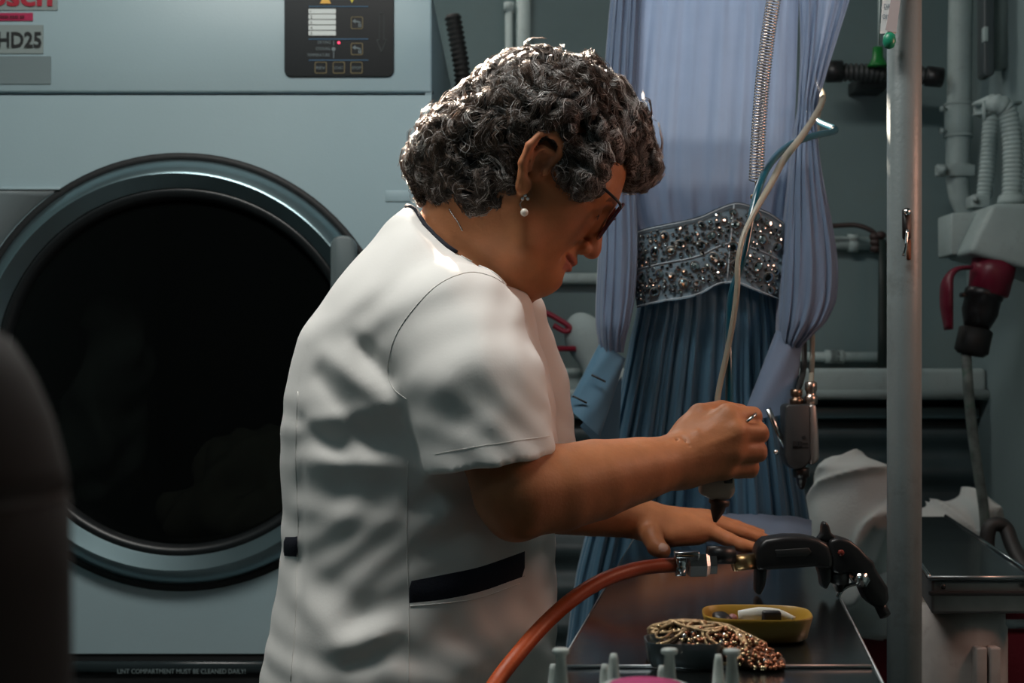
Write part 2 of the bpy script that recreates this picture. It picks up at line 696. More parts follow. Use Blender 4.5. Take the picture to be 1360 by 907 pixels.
wall_pipe('cable_duct', [P(695, -60, yb), P(695, 330, yb)], 0.019, 'pale vertical duct on the back wall above the grey hair', fl=[(P(695, -20, yb), (0, 0, 1)), (P(695, 200, yb), (0, 0, 1))])
wall_pipe('cable_duct', [P(676, 8, yb), P(676, 330, yb)], 0.010, 'slim vertical pipe beside the pale duct on the back wall', fl=[(P(676, 10, yb), (0, 0, 1)), (P(676, 180, yb), (0, 0, 1))])
# raised seam under the pipe (small ribs on the ledge back)
wall_pipe('wall_pipe', [P(1040, 474, yb), P(1180, 474, yb)], 0.013, 'short pale pipe just above the ledge behind the dress', fl=[(P(1108, 474, yb), (1, 0, 0)), (P(1114, 474, yb), (1, 0, 0)), (P(1102, 474, yb), (1, 0, 0))])

# dark cord over the pipe and strap hanging from it
M_CORD = mat('brown_black_cord', (0.03, 0.018, 0.016), 0.6)
M_STRAP = mat('green_black_strap', (0.008, 0.018, 0.016), 0.55)
tag(obj('brown_cable', tube(catmull([P(1060, 300, 3.5), P(1105, 300, 3.5), P(1135, 299, 3.49), P(1155, 305, 3.48), P(1168, 316, 3.48)], 6), 0.006, 8), M_CORD), 'thin dark brown cord leading to the knot on the pipe end', 'cable')
t = thing('hanging_strap', 'dark green strap knotted on the pipe end and hanging behind the post', 'strap', P(1173, 510, 3.46))
obj('strap_band', tube([P(1172, 318, 3.46), P(1173, 380, 3.46), P(1173, 440, 3.46), P(1171, 511, 3.46)], [0.009, 0.012, 0.013, 0.011], 8, flat=0.35), M_STRAP, t)
kn = []
for i in range(5):
    c = P(1168 + RNG.uniform(-7, 7), 322 + RNG.uniform(-10, 10), 3.47)
    kn.append(ball(c, 0.012, 8, 6, (1.2, 1, 0.9)))
obj('knot', join(*kn), M_CORD, t)

# black ribbed tube with green nozzle bottle on the back wall
def ribbed(pts, r, amp, per, sides=14, sub=8):
    pts = catmull(pts, sub)
    L = [0]
    for i in range(1, len(pts)):
        L.append(L[-1] + (pts[i] - pts[i - 1]).length)
    n = max(8, int(L[-1] / per * 4))
    s = np.linspace(0, L[-1], n)
    q = [Vector([float(np.interp(x, L, [p[k] for p in pts])) for k in range(3)]) for x in s]
    return tube(q, [r + amp * (1 if (i // 2) % 2 else -1) for i in range(n)], sides)
Yt = 3.42
t = thing('ribbed_tube', 'black ribbed tube lying level across the back wall behind the post', 'tube', P(1170, 98, Yt))
obj('tube_body', ribbed([P(1112, 96, Yt), P(1170, 97, Yt), P(1232, 101, Yt)], 0.020, 0.0022, 0.012), mat('ribbed_grey_black', (0.03, 0.034, 0.034), 0.5), t)
obj('end_cap', lathe([(0.018, -0.02), (0.026, -0.018), (0.026, 0.02), (0.018, 0.022)], P(1107, 95, Yt), (1, 0, 0.02), 18), M_BLACK, t)
obj('end_cap', lathe([(0.018, -0.02), (0.024, -0.018), (0.024, 0.02), (0.018, 0.022)], P(1240, 102, Yt), (1, 0, -0.1), 18), M_BLACK, t)
obj('wall_bracket', box(P(1150, 108, Yt) + Vector((0, 0.01, 0)), (P(1190, 92, Yt).x, YB, P(1190, 92, Yt).z)), M_BLACK, t)
M_GREEN = mat('green_plastic', (0.01, 0.16, 0.03), 0.35)
t = thing('green_tap', 'green plastic nozzle on a thin rod above the black ribbed tube', 'nozzle', P(1167, 84, Yt))
obj('rod', tube([P(1169, -40, Yt), P(1168, 70, Yt)], 0.0045, 8), M_WHITEPAINT, t)
obj('nozzle_cone', lathe([(0.012, 0.045), (0.013, 0.02), (0.022, 0.005), (0.026, 0.0)], P(1166, 88, Yt - 0.03), (0, 0, 1), 18), M_GREEN, t)

# red hanger with a pale garment on the back wall
M_REDH = mat('red_hanger_plastic', (0.22, 0.012, 0.03), 0.35)
Yh = 3.35
h = thing('clothes_hanger', 'red plastic clothes hanger on the wall behind the white tunic', 'hanger', P(700, 460, Yh))
obj('hanger_arms', tube(catmull([P(660, 420, Yh), P(690, 405, Yh), P(720, 413, Yh), P(748, 428, Yh), P(757, 436, Yh), P(750, 440, Yh), P(735, 432, Yh)], 5), 0.0065, 8), M_REDH, h)
obj('hanger_bar', tube([P(640, 463, Yh), P(765, 463, Yh)], 0.0065, 8), M_REDH, h)
obj('hanger_hook', tube(catmull([P(690, 405, Yh), P(690, 388, Yh), P(697, 378, Yh), P(690, 370, Yh)], 4), 0.003, 8), M_CHROME, h)
fg = Field(P(745, 520, 3.37) - Vector((0.02, 0.06, 0.02)), P(812, 412, 3.37) + Vector((0.03, 0.06, 0.02)), 0.006)
for (x, y, r) in ((770, 440, 0.035), (785, 460, 0.036), (792, 490, 0.035), (778, 450, 0.04)):
    fg.ellipsoid(P(x, y, 3.38), (r, 0.035, r * 1.25), None, 0.03)
gv, gf = fg.mesh(3)
tag(obj('pale_garment', (gv, gf), mat('pale_grey_cloth', (0.34, 0.42, 0.42), 0.9, bump=0.3, bscale=90)), 'crumpled pale grey cloth hanging beside the red hanger', 'garment')

# ------------------------------------------------------------------ right hand wall services
M_GREYPAINT = mat('grey_pipe_paint', (0.31, 0.385, 0.38), 0.55, var=0.06, vscale=20, bump=0.15, bscale=120, dirt=(0.10, 0.10, 0.08), dscale=45, damount=0.3)
Yc = 3.46
t = thing('conduit_pipe', 'thick pale vertical conduit with clamps in the back right corner', 'pipe', P(1274, 300, Yc))
obj('pipe_run', tube(catmull([P(1277, -60, Yc), P(1275, 60, Yc), P(1273, 180, Yc), P(1272, 235, Yc), P(1275, 262, Yc), P(1284, 292, Yc)], 6), [0.029, 0.029, 0.029, 0.028, 0.026, 0.018], 20), M_GREYPAINT, t)
obj('sleeve_joint', lathe([(0.030, 0), (0.033, 0.004), (0.033, 0.078), (0.030, 0.082)], P(1273, 182, Yc), (0, 0, 1), 24), M_GREYPAINT, t)
for yy in (139, 181):
    obj('ring', lathe([(0.0345, -0.003), (0.0345, 0.003)], P(1273, yy, Yc), (0, 0, 1), 24), M_GREYPAINT, t)
for yy in (145, 174):
    obj('bolt', lathe([(0.003, 0), (0.003, 0.01), (0.007, 0.011), (0.007, 0.018)], P(1258, yy, Yc - 0.01), (-1, -0.2, 0), 10), M_GREYPAINT, t)
sd = obj('saddle_clamp', join(box(P(1244, 234, Yc - 0.035), P(1296, 218, Yc - 0.035) + Vector((0, 0.02, 0)), 0.004), lathe([(0.0315, -0.013), (0.0315, 0.013)], P(1272, 226, Yc), (0, 0, 1), 24)), M_GREYPAINT, t)
obj('bolt', lathe([(0.012, 0), (0.012, 0.012), (0.006, 0.013), (0.006, 0.02)], P(1251, 226, Yc - 0.036), (0, -1, 0), 12), M_GREYPAINT, sd)
fl = obj('flange_clamp', join(box(P(1250, 311, Yc - 0.03), P(1272, 308, Yc - 0.03) + Vector((0, 0.02, 0)), 0.001), box(P(1250, 294, Yc - 0.03), P(1272, 291, Yc - 0.03) + Vector((0, 0.02, 0)), 0.001), tube([P(1258, 312, Yc - 0.02), P(1258, 290, Yc - 0.02)], 0.004, 8)), M_GREYPAINT, t)

Yx = 3.12
t = thing('flexible_conduit', 'thick pale ribbed flexible conduit curving down into the socket box', 'conduit', P(1344, 270, Yx))
obj('ribbed_hose', ribbed([P(1302, 146, Yx + .05), P(1322, 138, Yx), P(1337, 148, Yx), P(1344, 185, Yx), P(1345, 230, Yx), P(1343, 270, Yx)], 0.021, 0.0012, 0.010, 18), M_GREYPAINT, t)
obj('gland', lathe([(0.029, 0), (0.030, 0.008), (0.027, 0.02)], P(1343, 272, Yx), (0, 0, 1), 20), M_GREYPAINT, t)
obj('wall_bracket', join(box(P(1296, 138, Yx), P(1345, 134, Yx) + Vector((0.02, 0.03, 0))), box(P(1296, 152, Yx), P(1318, 149, Yx) + Vector((0, 0.03, 0))), tube([P(1307, 160, Yx), P(1307, 134, Yx)], 0.005, 8)), M_GREYPAINT, t)
Yz = 3.30
t = thing('flexible_conduit', 'thinner ribbed conduit hanging between the thick pipe and the curved conduit', 'conduit', P(1305, 262, Yz))
obj('ribbed_hose', ribbed([P(1316, 150, Yz), P(1313, 200, Yz), P(1307, 262, Yz)], 0.018, 0.0012, 0.010, 16), M_GREYPAINT, t)
obj('gland', box(P(1291, 276, Yz - 0.02), P(1316, 258, Yz - 0.02) + Vector((0, 0.05, 0)), 0.004), M_GREYPAINT, t)
obj('bolt', lathe([(0.006, 0), (0.006, 0.012)], P(1294, 265, Yz - 0.02), (0, -1, 0), 10), M_GREYPAINT, t)

# dark slot handle high on the right wall
t = thing('wall_hatch', 'dark grey slotted plate high on the right wall above the conduits', 'hatch', P(1314, 100, 3.3))
obj('plate', prism(rrect(*xz(1307, 101, 3.25), *xz(1321, -60, 3.25), 0.010), 3.25, 3.30, 0.003), mat('slot_dark', (0.05, 0.065, 0.07), 0.4), t)
obj('latch', box(P(1307, 55, 3.245), P(1313, 35, 3.245) + Vector((0, 0.02, 0)), 0.002), M_GREYPAINT, t)
obj('mount', box(P(1312, 90, 3.30), (XR, 3.34, P(1312, -50, 3.30).z)), M_GREYPAINT, t)

# industrial socket box with red plug
Ys = 3.02
t = thing('socket_box', 'pale industrial socket box with red hinged outlet on the right wall', 'socket', P(1330, 355, Ys))
xo = lambda x, y: xz(x, y, Ys)
obj('back_plate', box((P(1275, 335, Ys).x, Ys + 0.06, P(1275, 335, Ys).z), (XR, Ys + 0.16, P(1275, 278, Ys).z), 0.004), M_GREYPAINT, t)
hs = prism([xo(1313, 272), xo(1395, 272), xo(1395, 372), xo(1352, 357), xo(1281, 337), xo(1292, 312)], Ys - 0.03, Ys + 0.14, 0.012, seg=3)
obj('housing', hs, M_GREYPAINT, t)
M_PLUGRED = mat('plug_red', (0.13, 0.006, 0.022), 0.4, var=0.1, vscale=30)
ax = (P(1300, 440, Ys) - P(1318, 345, Ys)).normalized()
col = obj('outlet_collar', lathe([(0.046, 0), (0.046, 0.03), (0.042, 0.075), (0.036, 0.078)], P(1321, 345, Ys + 0.02), ax, 28), M_PLUGRED, t)
lid = tube(catmull([P(1290, 355, Ys - .01), P(1270, 358, Ys - .01), P(1259, 372, Ys - .01), P(1257, 400, Ys - .01), P(1260, 438, Ys - .01)], 6), [0.012, 0.014, 0.020, 0.030, 0.030, 0.020], 14, flat=0.38, up=(0, 1, 0))
obj('hinged_lid', lid, M_PLUGRED, t)
t = thing('power_plug', 'black round power plug pushed into the red outlet from below', 'plug', P(1290, 470, Ys))
b0 = P(1308, 385, Ys + 0.02)
ax2 = (P(1288, 475, Ys + 0.02) - b0).normalized()
obj('plug_body', lathe([(0.038, 0), (0.041, 0.004), (0.041, 0.018), (0.038, 0.020), (0.038, 0.05), (0.034, 0.062), (0.026, 0.085)], b0, ax2, 24), M_BLACK, t)
obj('cable_gland', lathe([(0.030, 0.084), (0.036, 0.088), (0.036, 0.135), (0.028, 0.142), (0.012, 0.143)], b0, ax2, 14), M_RUBBER, t)
for s in (-1, 1):
    obj('locking_ear', box(Vector((0, 0, 0)) + b0 + ax2 * 0.012 + Vector((s * 0.043 - 0.006, -0.01, -0.004)), b0 + ax2 * 0.012 + Vector((s * 0.043 + 0.006, 0.01, 0.006)), 0.001), M_BLACK, t)
cab = mat('grey_green_cable', (0.12, 0.15, 0.14), 0.5, var=0.5, vscale=40, dirt=(0.02, 0.12, 0.06), dscale=25, damount=0.7)
cb = [P(1283, 470, Ys + .02), P(1285, 500, Ys), P(1290, 560, Ys), P(1298, 620, Ys), P(1306, 670, Ys), P(1310, 720, Ys), P(1316, 800, Ys), P(1330, 900, Ys)]
tag(obj('power_cable', tube(catmull(cb, 5), 0.011, 10), cab), 'grey cable with green streaks hanging from the black plug', 'cable')
# ------------------------------------------------------------------ tumble dryer
YD = 2.70
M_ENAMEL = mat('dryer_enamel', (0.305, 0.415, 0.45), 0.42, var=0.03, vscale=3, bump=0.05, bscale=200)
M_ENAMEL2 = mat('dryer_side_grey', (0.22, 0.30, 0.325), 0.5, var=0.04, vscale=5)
M_GAP = mat('dark_gap', (0.01, 0.012, 0.013), 0.6)
M_RING = mat('door_ring_metal', (0.24, 0.34, 0.37), 0.30, metal=0.9, var=0.10, vscale=5)
M_GASKET = mat('door_gasket', (0.008, 0.010, 0.011), 0.35)
M_DGLASS = mat('dark_door_glass', (0.003, 0.004, 0.004), 0.03, sheer=0.40)
dr = thing('tumble_dryer', 'large pale industrial tumble dryer with a big round dark door', 'dryer', (-0.6, YD + 0.4, 0))
xr = P(573, 0, YD).x
xl = -1.10
def dz(y):
    return CAMZ - (y - HOR) * YD / FPX
ztop = 1.88
CX, CZ = xz(240, 494, YD)
S = YD / FPX
# front panels
obj('upper_panel', box((xl, YD, dz(122.5)), (xr, YD + 0.03, ztop), 0.004), M_ENAMEL, dr)
# lower front panel with a round opening
R0 = 289 * S
zt_, zb_ = dz(126.5), dz(868)
ang = sorted(set([2 * math.pi * i / 96 for i in range(96)] + [math.atan2(z - CZ, x - CX) % (2 * math.pi) for x in (xl, xr) for z in (zb_, zt_)]))
inn, outr = [], []
for a in ang:
    c, s = math.cos(a), math.sin(a)
    tx = ((xr - CX) / c) if c > 1e-9 else ((xl - CX) / c if c < -1e-9 else 1e9)
    tz = ((zt_ - CZ) / s) if s > 1e-9 else ((zb_ - CZ) / s if s < -1e-9 else 1e9)
    t_ = min(tx, tz)
    inn.append((CX + R0 * c, CZ + R0 * s)); outr.append((CX + t_ * c, CZ + t_ * s))
n = len(ang)
V = [(x, YD, z) for x, z in inn] + [(x, YD, z) for x, z in outr] + [(x, YD + 0.05, z) for x, z in inn] + [(x, YD + 0.03, z) for x, z in outr]
F = []
for i in range(n):
    j = (i + 1) % n
    F += [(i, j, n + j, n + i), (j, i, 2 * n + i, 2 * n + j), (n + i, n + j, 3 * n + j, 3 * n + i)]
obj('front_panel', (np.array(V), F), M_ENAMEL, dr, smooth=False)
obj('carcass', join(box((xl, YD + 0.012, 0.02), (xr - 0.0, YD + 0.86, 0.06)), box((xl, YD + 0.012, ztop - 0.03), (xr, YD + 0.86, ztop)),
                    box((xl, YD + 0.84, 0.02), (xr, YD + 0.86, ztop)), box((xl, YD + 0.03, 0.02), (xl + 0.01, YD + 0.86, ztop))), M_ENAMEL2, dr, smooth=False)
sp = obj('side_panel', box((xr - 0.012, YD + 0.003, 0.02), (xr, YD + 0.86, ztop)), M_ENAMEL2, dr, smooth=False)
for k in range(3):
    obj('rivet', lathe([(0.004, 0), (0.003, 0.002)], (xr, YD + 0.03 + k * 0.13, dz(119)), (1, 0, 0), 8), M_GAP, sp)
obj('seam_shadow_gap', box((xl + 0.01, YD + 0.02, dz(132)), (xr - 0.014, YD + 0.04, dz(118))), M_GAP, dr, smooth=False)
# base strip
bs = obj('base_strip', box((xl, YD + 0.004, 0.02), (xr, YD + 0.03, dz(869))), M_GAP, dr, smooth=False)
obj('strip_edge', tube([(xl + .01, YD, dz(886)), (xr, YD, dz(886))], 0.012, 12, flat=0.5), mat('base_black_gloss', (0.02, 0.03, 0.033), 0.25), bs)
obj('warning_text', text('LINT COMPARTMENT MUST BE CLEANED DAILY!', 156, 894.5, YD - 0.012, 6.2, 170), mat('text_grey', (0.22, 0.29, 0.30), 0.6), bs, smooth=False)
# hinge recess on the left
obj('hinge_plate', prism([(xl, dz(252)), (P(76, 252, YD).x, dz(252))] + [(CX - math.sqrt(max(0, (293 * S) ** 2 - (dz(y) - CZ) ** 2)), dz(y)) for y in range(262, 420, 12)] + [(xl, dz(420))], YD - 0.003, YD + 0.01), mat('hinge_plate_grey', (0.16, 0.20, 0.21), 0.5), dr)
obj('hinge_plate_edge', box((xl, YD - 0.006, dz(252.5)), (P(81, 250, YD).x, YD + 0.01, dz(249)), 0.001), M_ENAMEL, dr)
obj('small_label_plate', box((P(512, 0, YD).x, YD - 0.002, dz(268)), (P(545, 0, YD).x, YD + 0.01, dz(253)), 0.001), M_ENAMEL, dr)
# door
door = obj('door', lathe([(281.5 * S, 0.02), (281.5 * S, -0.004), (279 * S, -0.010), (263 * S, -0.040), (260 * S, -0.041), (243 * S, -0.016), (241 * S, 0.03)], (CX, YD, CZ), (0, 1, 0), 120, cap=False), M_RING, dr, angle=40)
obj('gasket', lathe([(243 * S, -0.014), (240 * S, -0.018), (231 * S, -0.010), (227 * S, 0.02), (226 * S, 0.06)], (CX, YD, CZ), (0, 1, 0), 96, cap=False), M_GASKET, door)
obj('gap_ring', lathe([(291.5 * S, 0.0005), (291 * S, -0.002), (280 * S, -0.002), (280 * S, 0.02)], (CX, YD, CZ), (0, 1, 0), 96, cap=False), M_GAP, door)
obj('door_glass', lathe([(228.5 * S, 0.004), (228 * S, 0.002), (120 * S, 0.0015), (0.5 * S, 0.0015), (0.5 * S, 0.008), (120 * S, 0.008), (228 * S, 0.008), (228.5 * S, 0.006)], (CX, YD, CZ), (0, 1, 0), 72, cap=False), M_DGLASS, door, smooth=False)
hx0, hz1 = xz(443, 316, YD); hx1, hz0 = xz(476, 420, YD)
obj('handle', prism(rrect(hx0, hz0, hx1, hz1, 0.020), YD - 0.050, YD - 0.010, 0.004), mat('handle_grey', (0.10, 0.13, 0.135), 0.35), door)
# drum
M_DRUM = mat('drum_steel', (0.05, 0.055, 0.055), 0.5, metal=0.6)
obj('drum', lathe([(230 * S, 0.06), (300 * S, 0.09), (300 * S, 0.70), (0.002, 0.71)], (CX, YD, CZ), (0, 1, 0), 48, cap=False), M_DRUM, dr)
# control panel
cp = obj('control_panel', prism(rrect(P(378, 0, YD).x, dz(102.5), P(523.5, 0, YD).x, dz(-60), 9 * S), YD - 0.004, YD + 0.01, 0.0012), mat('panel_black', (0.003, 0.004, 0.005), 0.3), dr, smooth=False)
YP = YD - 0.0052
M_LBL = mat('label_white', (0.62, 0.68, 0.67), 0.6)
M_BLUE = mat('line_blue', (0.03, 0.09, 0.16), 0.6)
M_GREYTXT = mat('panel_text_grey', (0.14, 0.18, 0.19), 0.6)
M_AMBER = mat('amber_print', (0.75, 0.42, 0.08), 0.6)
M_GOLDL = mat('gold_outline', (0.16, 0.13, 0.06), 0.6)
for i in range(5):
    y = 11.8 + i * 7.25
    s_ = obj('program_strip', pbox(409.7, y, 446, y + 6.2, YP, 0.002, r=1.0 * S), M_LBL, cp, smooth=False)
    obj('strip_number', text(str(i + 1), 412.3, y + 5.0, YP - 0.001, 3.6), M_GAP, s_, smooth=False)
for y in (8.5, 51.8, 79.8):
    obj('divider_line', pbox(410, y - 0.7, 489, y + 0.7, YP, 0.002), M_BLUE, cp, smooth=False)
def pprism(pp, Y=YP, d=0.002):
    return prism([xz(x, y, Y) for x, y in pp], Y, Y + d)
obj('amber_arrow', pprism([(425, 4.5), (439.5, 4.5), (432, -12)]), M_AMBER, cp, smooth=False)
obj('amber_arrow', pprism([(467.5, 4), (474, -9), (461, -9)]), mat('yellow_print', (0.6, 0.5, 0.06), 0.6), cp, smooth=False)
def frame_sq(x0, y0, x1, y1, m, name='button_outline'):
    o_ = rrect(*xz(x0, y1, YP), *xz(x1, y0, YP), 2 * S, 3)
    i_ = rrect(*xz(x0 + 1, y1 - 1, YP), *xz(x1 - 1, y0 + 1, YP), 1.5 * S, 3)
    n_ = len(o_)
    V_ = [(x, YP, z) for x, z in o_] + [(x, YP, z) for x, z in i_]
    return obj(name, (np.array(V_), [(k, (k + 1) % n_, n_ + (k + 1) % n_, n_ + k) for k in range(n_)]), m, cp, smooth=False)
for (x0, y0, x1, y1) in ((466, 22, 482, 38.5), (466, 57, 482, 73)):
    f_ = frame_sq(x0, y0, x1, y1, M_GOLDL)
    obj('button_icon', join(pprism([(x0 + 2, y0 + 6), (x0 + 6, y0 + 3), (x0 + 6, y0 + 5), (x0 + 13, y0 + 7), (x0 + 13, y0 + 8.5), (x0 + 6, y0 + 7), (x0 + 6, y0 + 9)]),
                            pprism([(x0 + 10, y0 + 9), (x0 + 11.3, y0 + 9), (x0 + 11.3, y0 + 14), (x0 + 10, y0 + 14)]), pprism([(x0 + 12.3, y0 + 9), (x0 + 13.6, y0 + 9), (x0 + 13.6, y0 + 14), (x0 + 12.3, y0 + 14)])), M_GREYTXT, f_, smooth=False)
for x0, s_ in ((418, 'REV'), (442, 'START'), (465.5, 'STOP')):
    f_ = frame_sq(x0, 82, x0 + 16, 97.5, M_GOLDL)
    obj('button_text', text(s_, x0 + 2, 92, YP - 0.001, 3.8, 12), M_GREYTXT, f_, smooth=False)
obj('panel_text', text('DRYING', 422, 58, YP - 0.0005, 4.0, 17), M_GREYTXT, cp, smooth=False)
obj('panel_text', text('COOLING', 419.5, 66.5, YP - 0.0005, 4.0, 19), M_GREYTXT, cp, smooth=False)
obj('panel_text', text('TEMPERATURE', 408, 75, YP - 0.0005, 4.0, 30), M_GREYTXT, cp, smooth=False)
obj('thermometer_mark', join(pbox(442.6, 54, 443.6, 60, YP, .001), pbox(442.6, 68, 443.6, 77, YP, .001), lathe([(2.6 * S, 0), (2.6 * S, .001)], P(443, 65, YP), (0, 1, 0), 12)), M_GREYTXT, cp, smooth=False)
obj('red_lamp', ball(P(450, 56.7, YP), 1.7 * S, 10, 6), mat('red_led', (0.9, 0.05, 0.1), 0.3, emit=(1.0, 0.05, 0.12), estr=2.5), cp)
obj('arrow_outline', join(pprism([(503.6, 17), (504.3, 17), (504.3, 53), (503.6, 53)]), pprism([(509.6, 17), (510.3, 17), (510.3, 53), (509.6, 53)]), pprism([(503.6, 17), (510.3, 17), (510.3, 17.7), (503.6, 17.7)]),
                          pprism([(500, 52.3), (504, 52.3), (504, 53), (500, 53)]), pprism([(510, 52.3), (513.5, 52.3), (513.5, 53), (510, 53)]), pprism([(500, 53), (501, 53), (507.3, 69), (506.7, 70)]), pprism([(513.5, 53), (512.5, 53), (506.4, 69), (507, 70)])), mat('arrow_dim', (0.03, 0.04, 0.04), 0.6), cp, smooth=False)
# name plates at the top left
M_PLATE = mat('plate_grey', (0.21, 0.26, 0.255), 0.55)
YQ = YD - 0.004
q = obj('brand_plate', pbox(-40, -40, 76.5, 13.5, YD - 0.002, 0.01, r=0.003), M_PLATE, dr, smooth=False)
obj('brand_text', text('Bosch', 69.5, 7, YQ, 26, 112, offset=0.03, align='RIGHT'), mat('brand_red', (0.34, 0.012, 0.03), 0.5), q, smooth=False)
q = obj('red_sticker', pbox(-40, 17, 43.5, 27.5, YD - 0.002, 0.01), mat('sticker_red', (0.36, 0.015, 0.07), 0.5), dr, smooth=False)
obj('sticker_print', join(*[pbox(-30 + i * 3.3, 20.5, -30 + i * 3.3 + (2.6 if i % 4 else 1.2), 24.3, YQ, 0.001) for i in range(19)]), mat('sticker_dark', (0.10, 0.005, 0.02), 0.6), q, smooth=False)
q = obj('model_plate', pbox(-40, 33, 57.3, 71, YD - 0.002, 0.01, r=0.001), M_PLATE, dr, smooth=False)
obj('model_text', text('HD25', 55.0, 62.5, YQ, 20, 58, offset=0.025, align='RIGHT'), M_GAP, q, smooth=False)
obj('blank_plate', pbox(-40, 74.5, 67.5, 111.5, YD - 0.002, 0.01, r=0.002), mat('plate_grey_dark', (0.15, 0.20, 0.21), 0.5), dr, smooth=False)

# garments lying in the drum
def heap(lo, hi, blobs, h=0.008, amp=0.01, wl=0.06, seed=0, sm=3, ridge=0.0, rwl=0.15):
    f = Field(lo, hi, h)
    for c, r in blobs:
        f.ellipsoid(c, r, None, 0.03)
    X, Y, Z = f.ax[0][:, None, None], f.ax[1][None, :, None], f.ax[2][None, None, :]
    rg = np.random.default_rng(seed)
    for i in range(5):
        d = rg.normal(size=3); d /= np.linalg.norm(d)
        ph = rg.uniform(0, 6)
        w_ = wl * rg.uniform(0.7, 1.6)
        f.D += (amp / 2 * np.sin(2 * math.pi * (d[0] * X + d[1] * Y + d[2] * Z) / w_ + ph + 1.5 * np.sin(2 * math.pi * (d[1] * X + d[2] * Y + d[0] * Z) / (wl * 2.2) + ph * 2))).astype(np.float32)
    for i in range(3 if ridge else 0):
        d = rg.normal(size=3) * np.array([1, 0.6, 1]); d /= np.linalg.norm(d)
        e = rg.normal(size=3); e /= np.linalg.norm(e)
        arg = math.pi * (d[0] * X + d[1] * Y + d[2] * Z) / (rwl * rg.uniform(0.7, 1.5)) + 1.1 * np.sin(2 * math.pi * (e[0] * X + e[1] * Y + e[2] * Z) / (rwl * 2.1) + i) + i
        f.D -= (ridge * ((1 - np.abs(np.sin(arg))) ** 3 - 0.25)).astype(np.float32)
    return f.mesh(sm)
c0 = Vector((CX, YD + 0.30, CZ))
M_OLIVE = mat('dark_olive_cloth', (0.16, 0.18, 0.13), 0.9)
tag(obj('tumbled_garment', heap(c0 + Vector((-0.30, -0.2, -0.42)), c0 + Vector((0.36, 0.28, -0.05)), [((CX + 0.07, YD + 0.3, CZ - 0.30), (0.18, 0.17, 0.08)), ((CX + 0.11, YD + 0.32, CZ - 0.22), (0.15, 0.14, 0.10))], 0.01, 0.014, 0.10, 3), M_OLIVE), 'dark olive garment heaped at the bottom of the dryer drum', 'garment')
tag(obj('tumbled_garment', heap(c0 + Vector((-0.38, -0.2, -0.36)), c0 + Vector((-0.05, 0.28, 0.20)), [((CX - 0.23, YD + 0.3, CZ - 0.12), (0.08, 0.15, 0.17)), ((CX - 0.20, YD + 0.26, CZ + 0.04), (0.07, 0.10, 0.12))], 0.01, 0.012, 0.09, 4), mat('dark_green_cloth', (0.12, 0.16, 0.14), 0.9)), 'dark green garment piled up the left side of the dryer drum', 'garment')

# corrugated hose beside the dryer
tag(obj('corrugated_hose', ribbed([P(601, 20, 3.3), P(608, 60, 3.3), P(614, 100, 3.3), P(614, 150, 3.32), P(608, 220, 3.34), P(606, 340, 3.36)], 0.018, 0.002, 0.012), M_RUBBER), 'black corrugated hose bulging out behind the dryer side', 'hose')
# ------------------------------------------------------------------ the person
person = thing('person', 'grey-haired woman in a white tunic bending over the steel board, holding a gun', 'person', (-0.10, 1.75, 0))
SKIN = mat('skin', (0.42, 0.20, 0.11), 0.48, spec=0.35, vcol='tint', var=0.10, vscale=45, bump=0.10, bscale=260, sss=0.12)

# head frame: f forward, s towards her right ear (camera side), u up
YAW = math.radians(7)
ef0, eu0 = Vector((0.832, 0, -0.555)), Vector((0.555, 0, 0.832))
EF = ef0 * math.cos(YAW) + Vector((0, 1, 0)) * math.sin(YAW)
ES = Vector((0, -1, 0)) * math.cos(YAW) + ef0 * math.sin(YAW)
EU = eu0
HO = P(712, 229, 1.71)
HA = [EF, ES, EU]


def H(f, s, u):
    return HO + EF * f + ES * s + EU * u


def head_coords(V):
    d = np.asarray(V) - np.array(HO)
    return d @ np.array(EF), d @ np.array(ES), d @ np.array(EU)


B = Field((-0.24, 1.43, 0.86), (0.38, 2.22, 1.56), 0.0022)
# --- head
B.ellipsoid(H(-0.010, 0, 0.036), (0.096, 0.074, 0.084), HA, 0.01)
B.ellipsoid(H(0.030, 0, -0.012), (0.062, 0.064, 0.082), HA, 0.03)
B.ellipsoid(H(0.040, 0, 0.030), (0.050, 0.062, 0.055), HA, 0.03)          # forehead
for s in (-1, 1):
    B.capsule(H(0.000, s * 0.056, -0.050), H(0.030, s * 0.050, -0.082), 0.018, 0.020, 0.03)   # jaw angle
    B.capsule(H(0.030, s * 0.046, -0.084), H(0.074, s * 0.014, -0.094), 0.020, 0.018, 0.03)
    B.ellipsoid(H(0.050, s * 0.040, -0.036), (0.028, 0.023, 0.030), HA, 0.025)                 # cheek
    B.ellipsoid(H(0.052, s * 0.028, -0.066), (0.024, 0.022, 0.024), HA, 0.02)
    B.capsule(H(0.084, s * 0.010, 0.020), H(0.070, s * 0.050, 0.018), 0.011, 0.010, 0.018)     # brow
B.ellipsoid(H(0.078, 0, -0.094), (0.0175, 0.024, 0.018), HA, 0.018)       # chin
B.ellipsoid(H(0.050, 0, -0.108), (0.034, 0.040, 0.020), HA, 0.025)        # soft underside
B.ellipsoid(H(0.081, 0, -0.064), (0.018, 0.022, 0.021), HA, 0.014)        # muzzle
for s in (-1, 1):
    B.ellipsoid(H(0.100, s * 0.031, 0.000), (0.016, 0.017, 0.012), HA, 0.010, 'sub')           # eye socket
    B.ellipsoid(H(0.0765, s * 0.0315, -0.002), (0.0135, 0.0145, 0.0125), HA, 0.004)            # lid ball
    B.capsule(H(0.0895, s * 0.020, -0.0065), H(0.0845, s * 0.043, -0.006), 0.0016, 0.0013, 0.003)  # lashes line
B.capsule(H(0.086, 0, 0.012), H(0.1055, 0, -0.030), 0.0080, 0.0095, 0.014)  # nose bridge
B.ellipsoid(H(0.1080, 0, -0.0400), (0.0115, 0.0115, 0.0105), HA, 0.008)
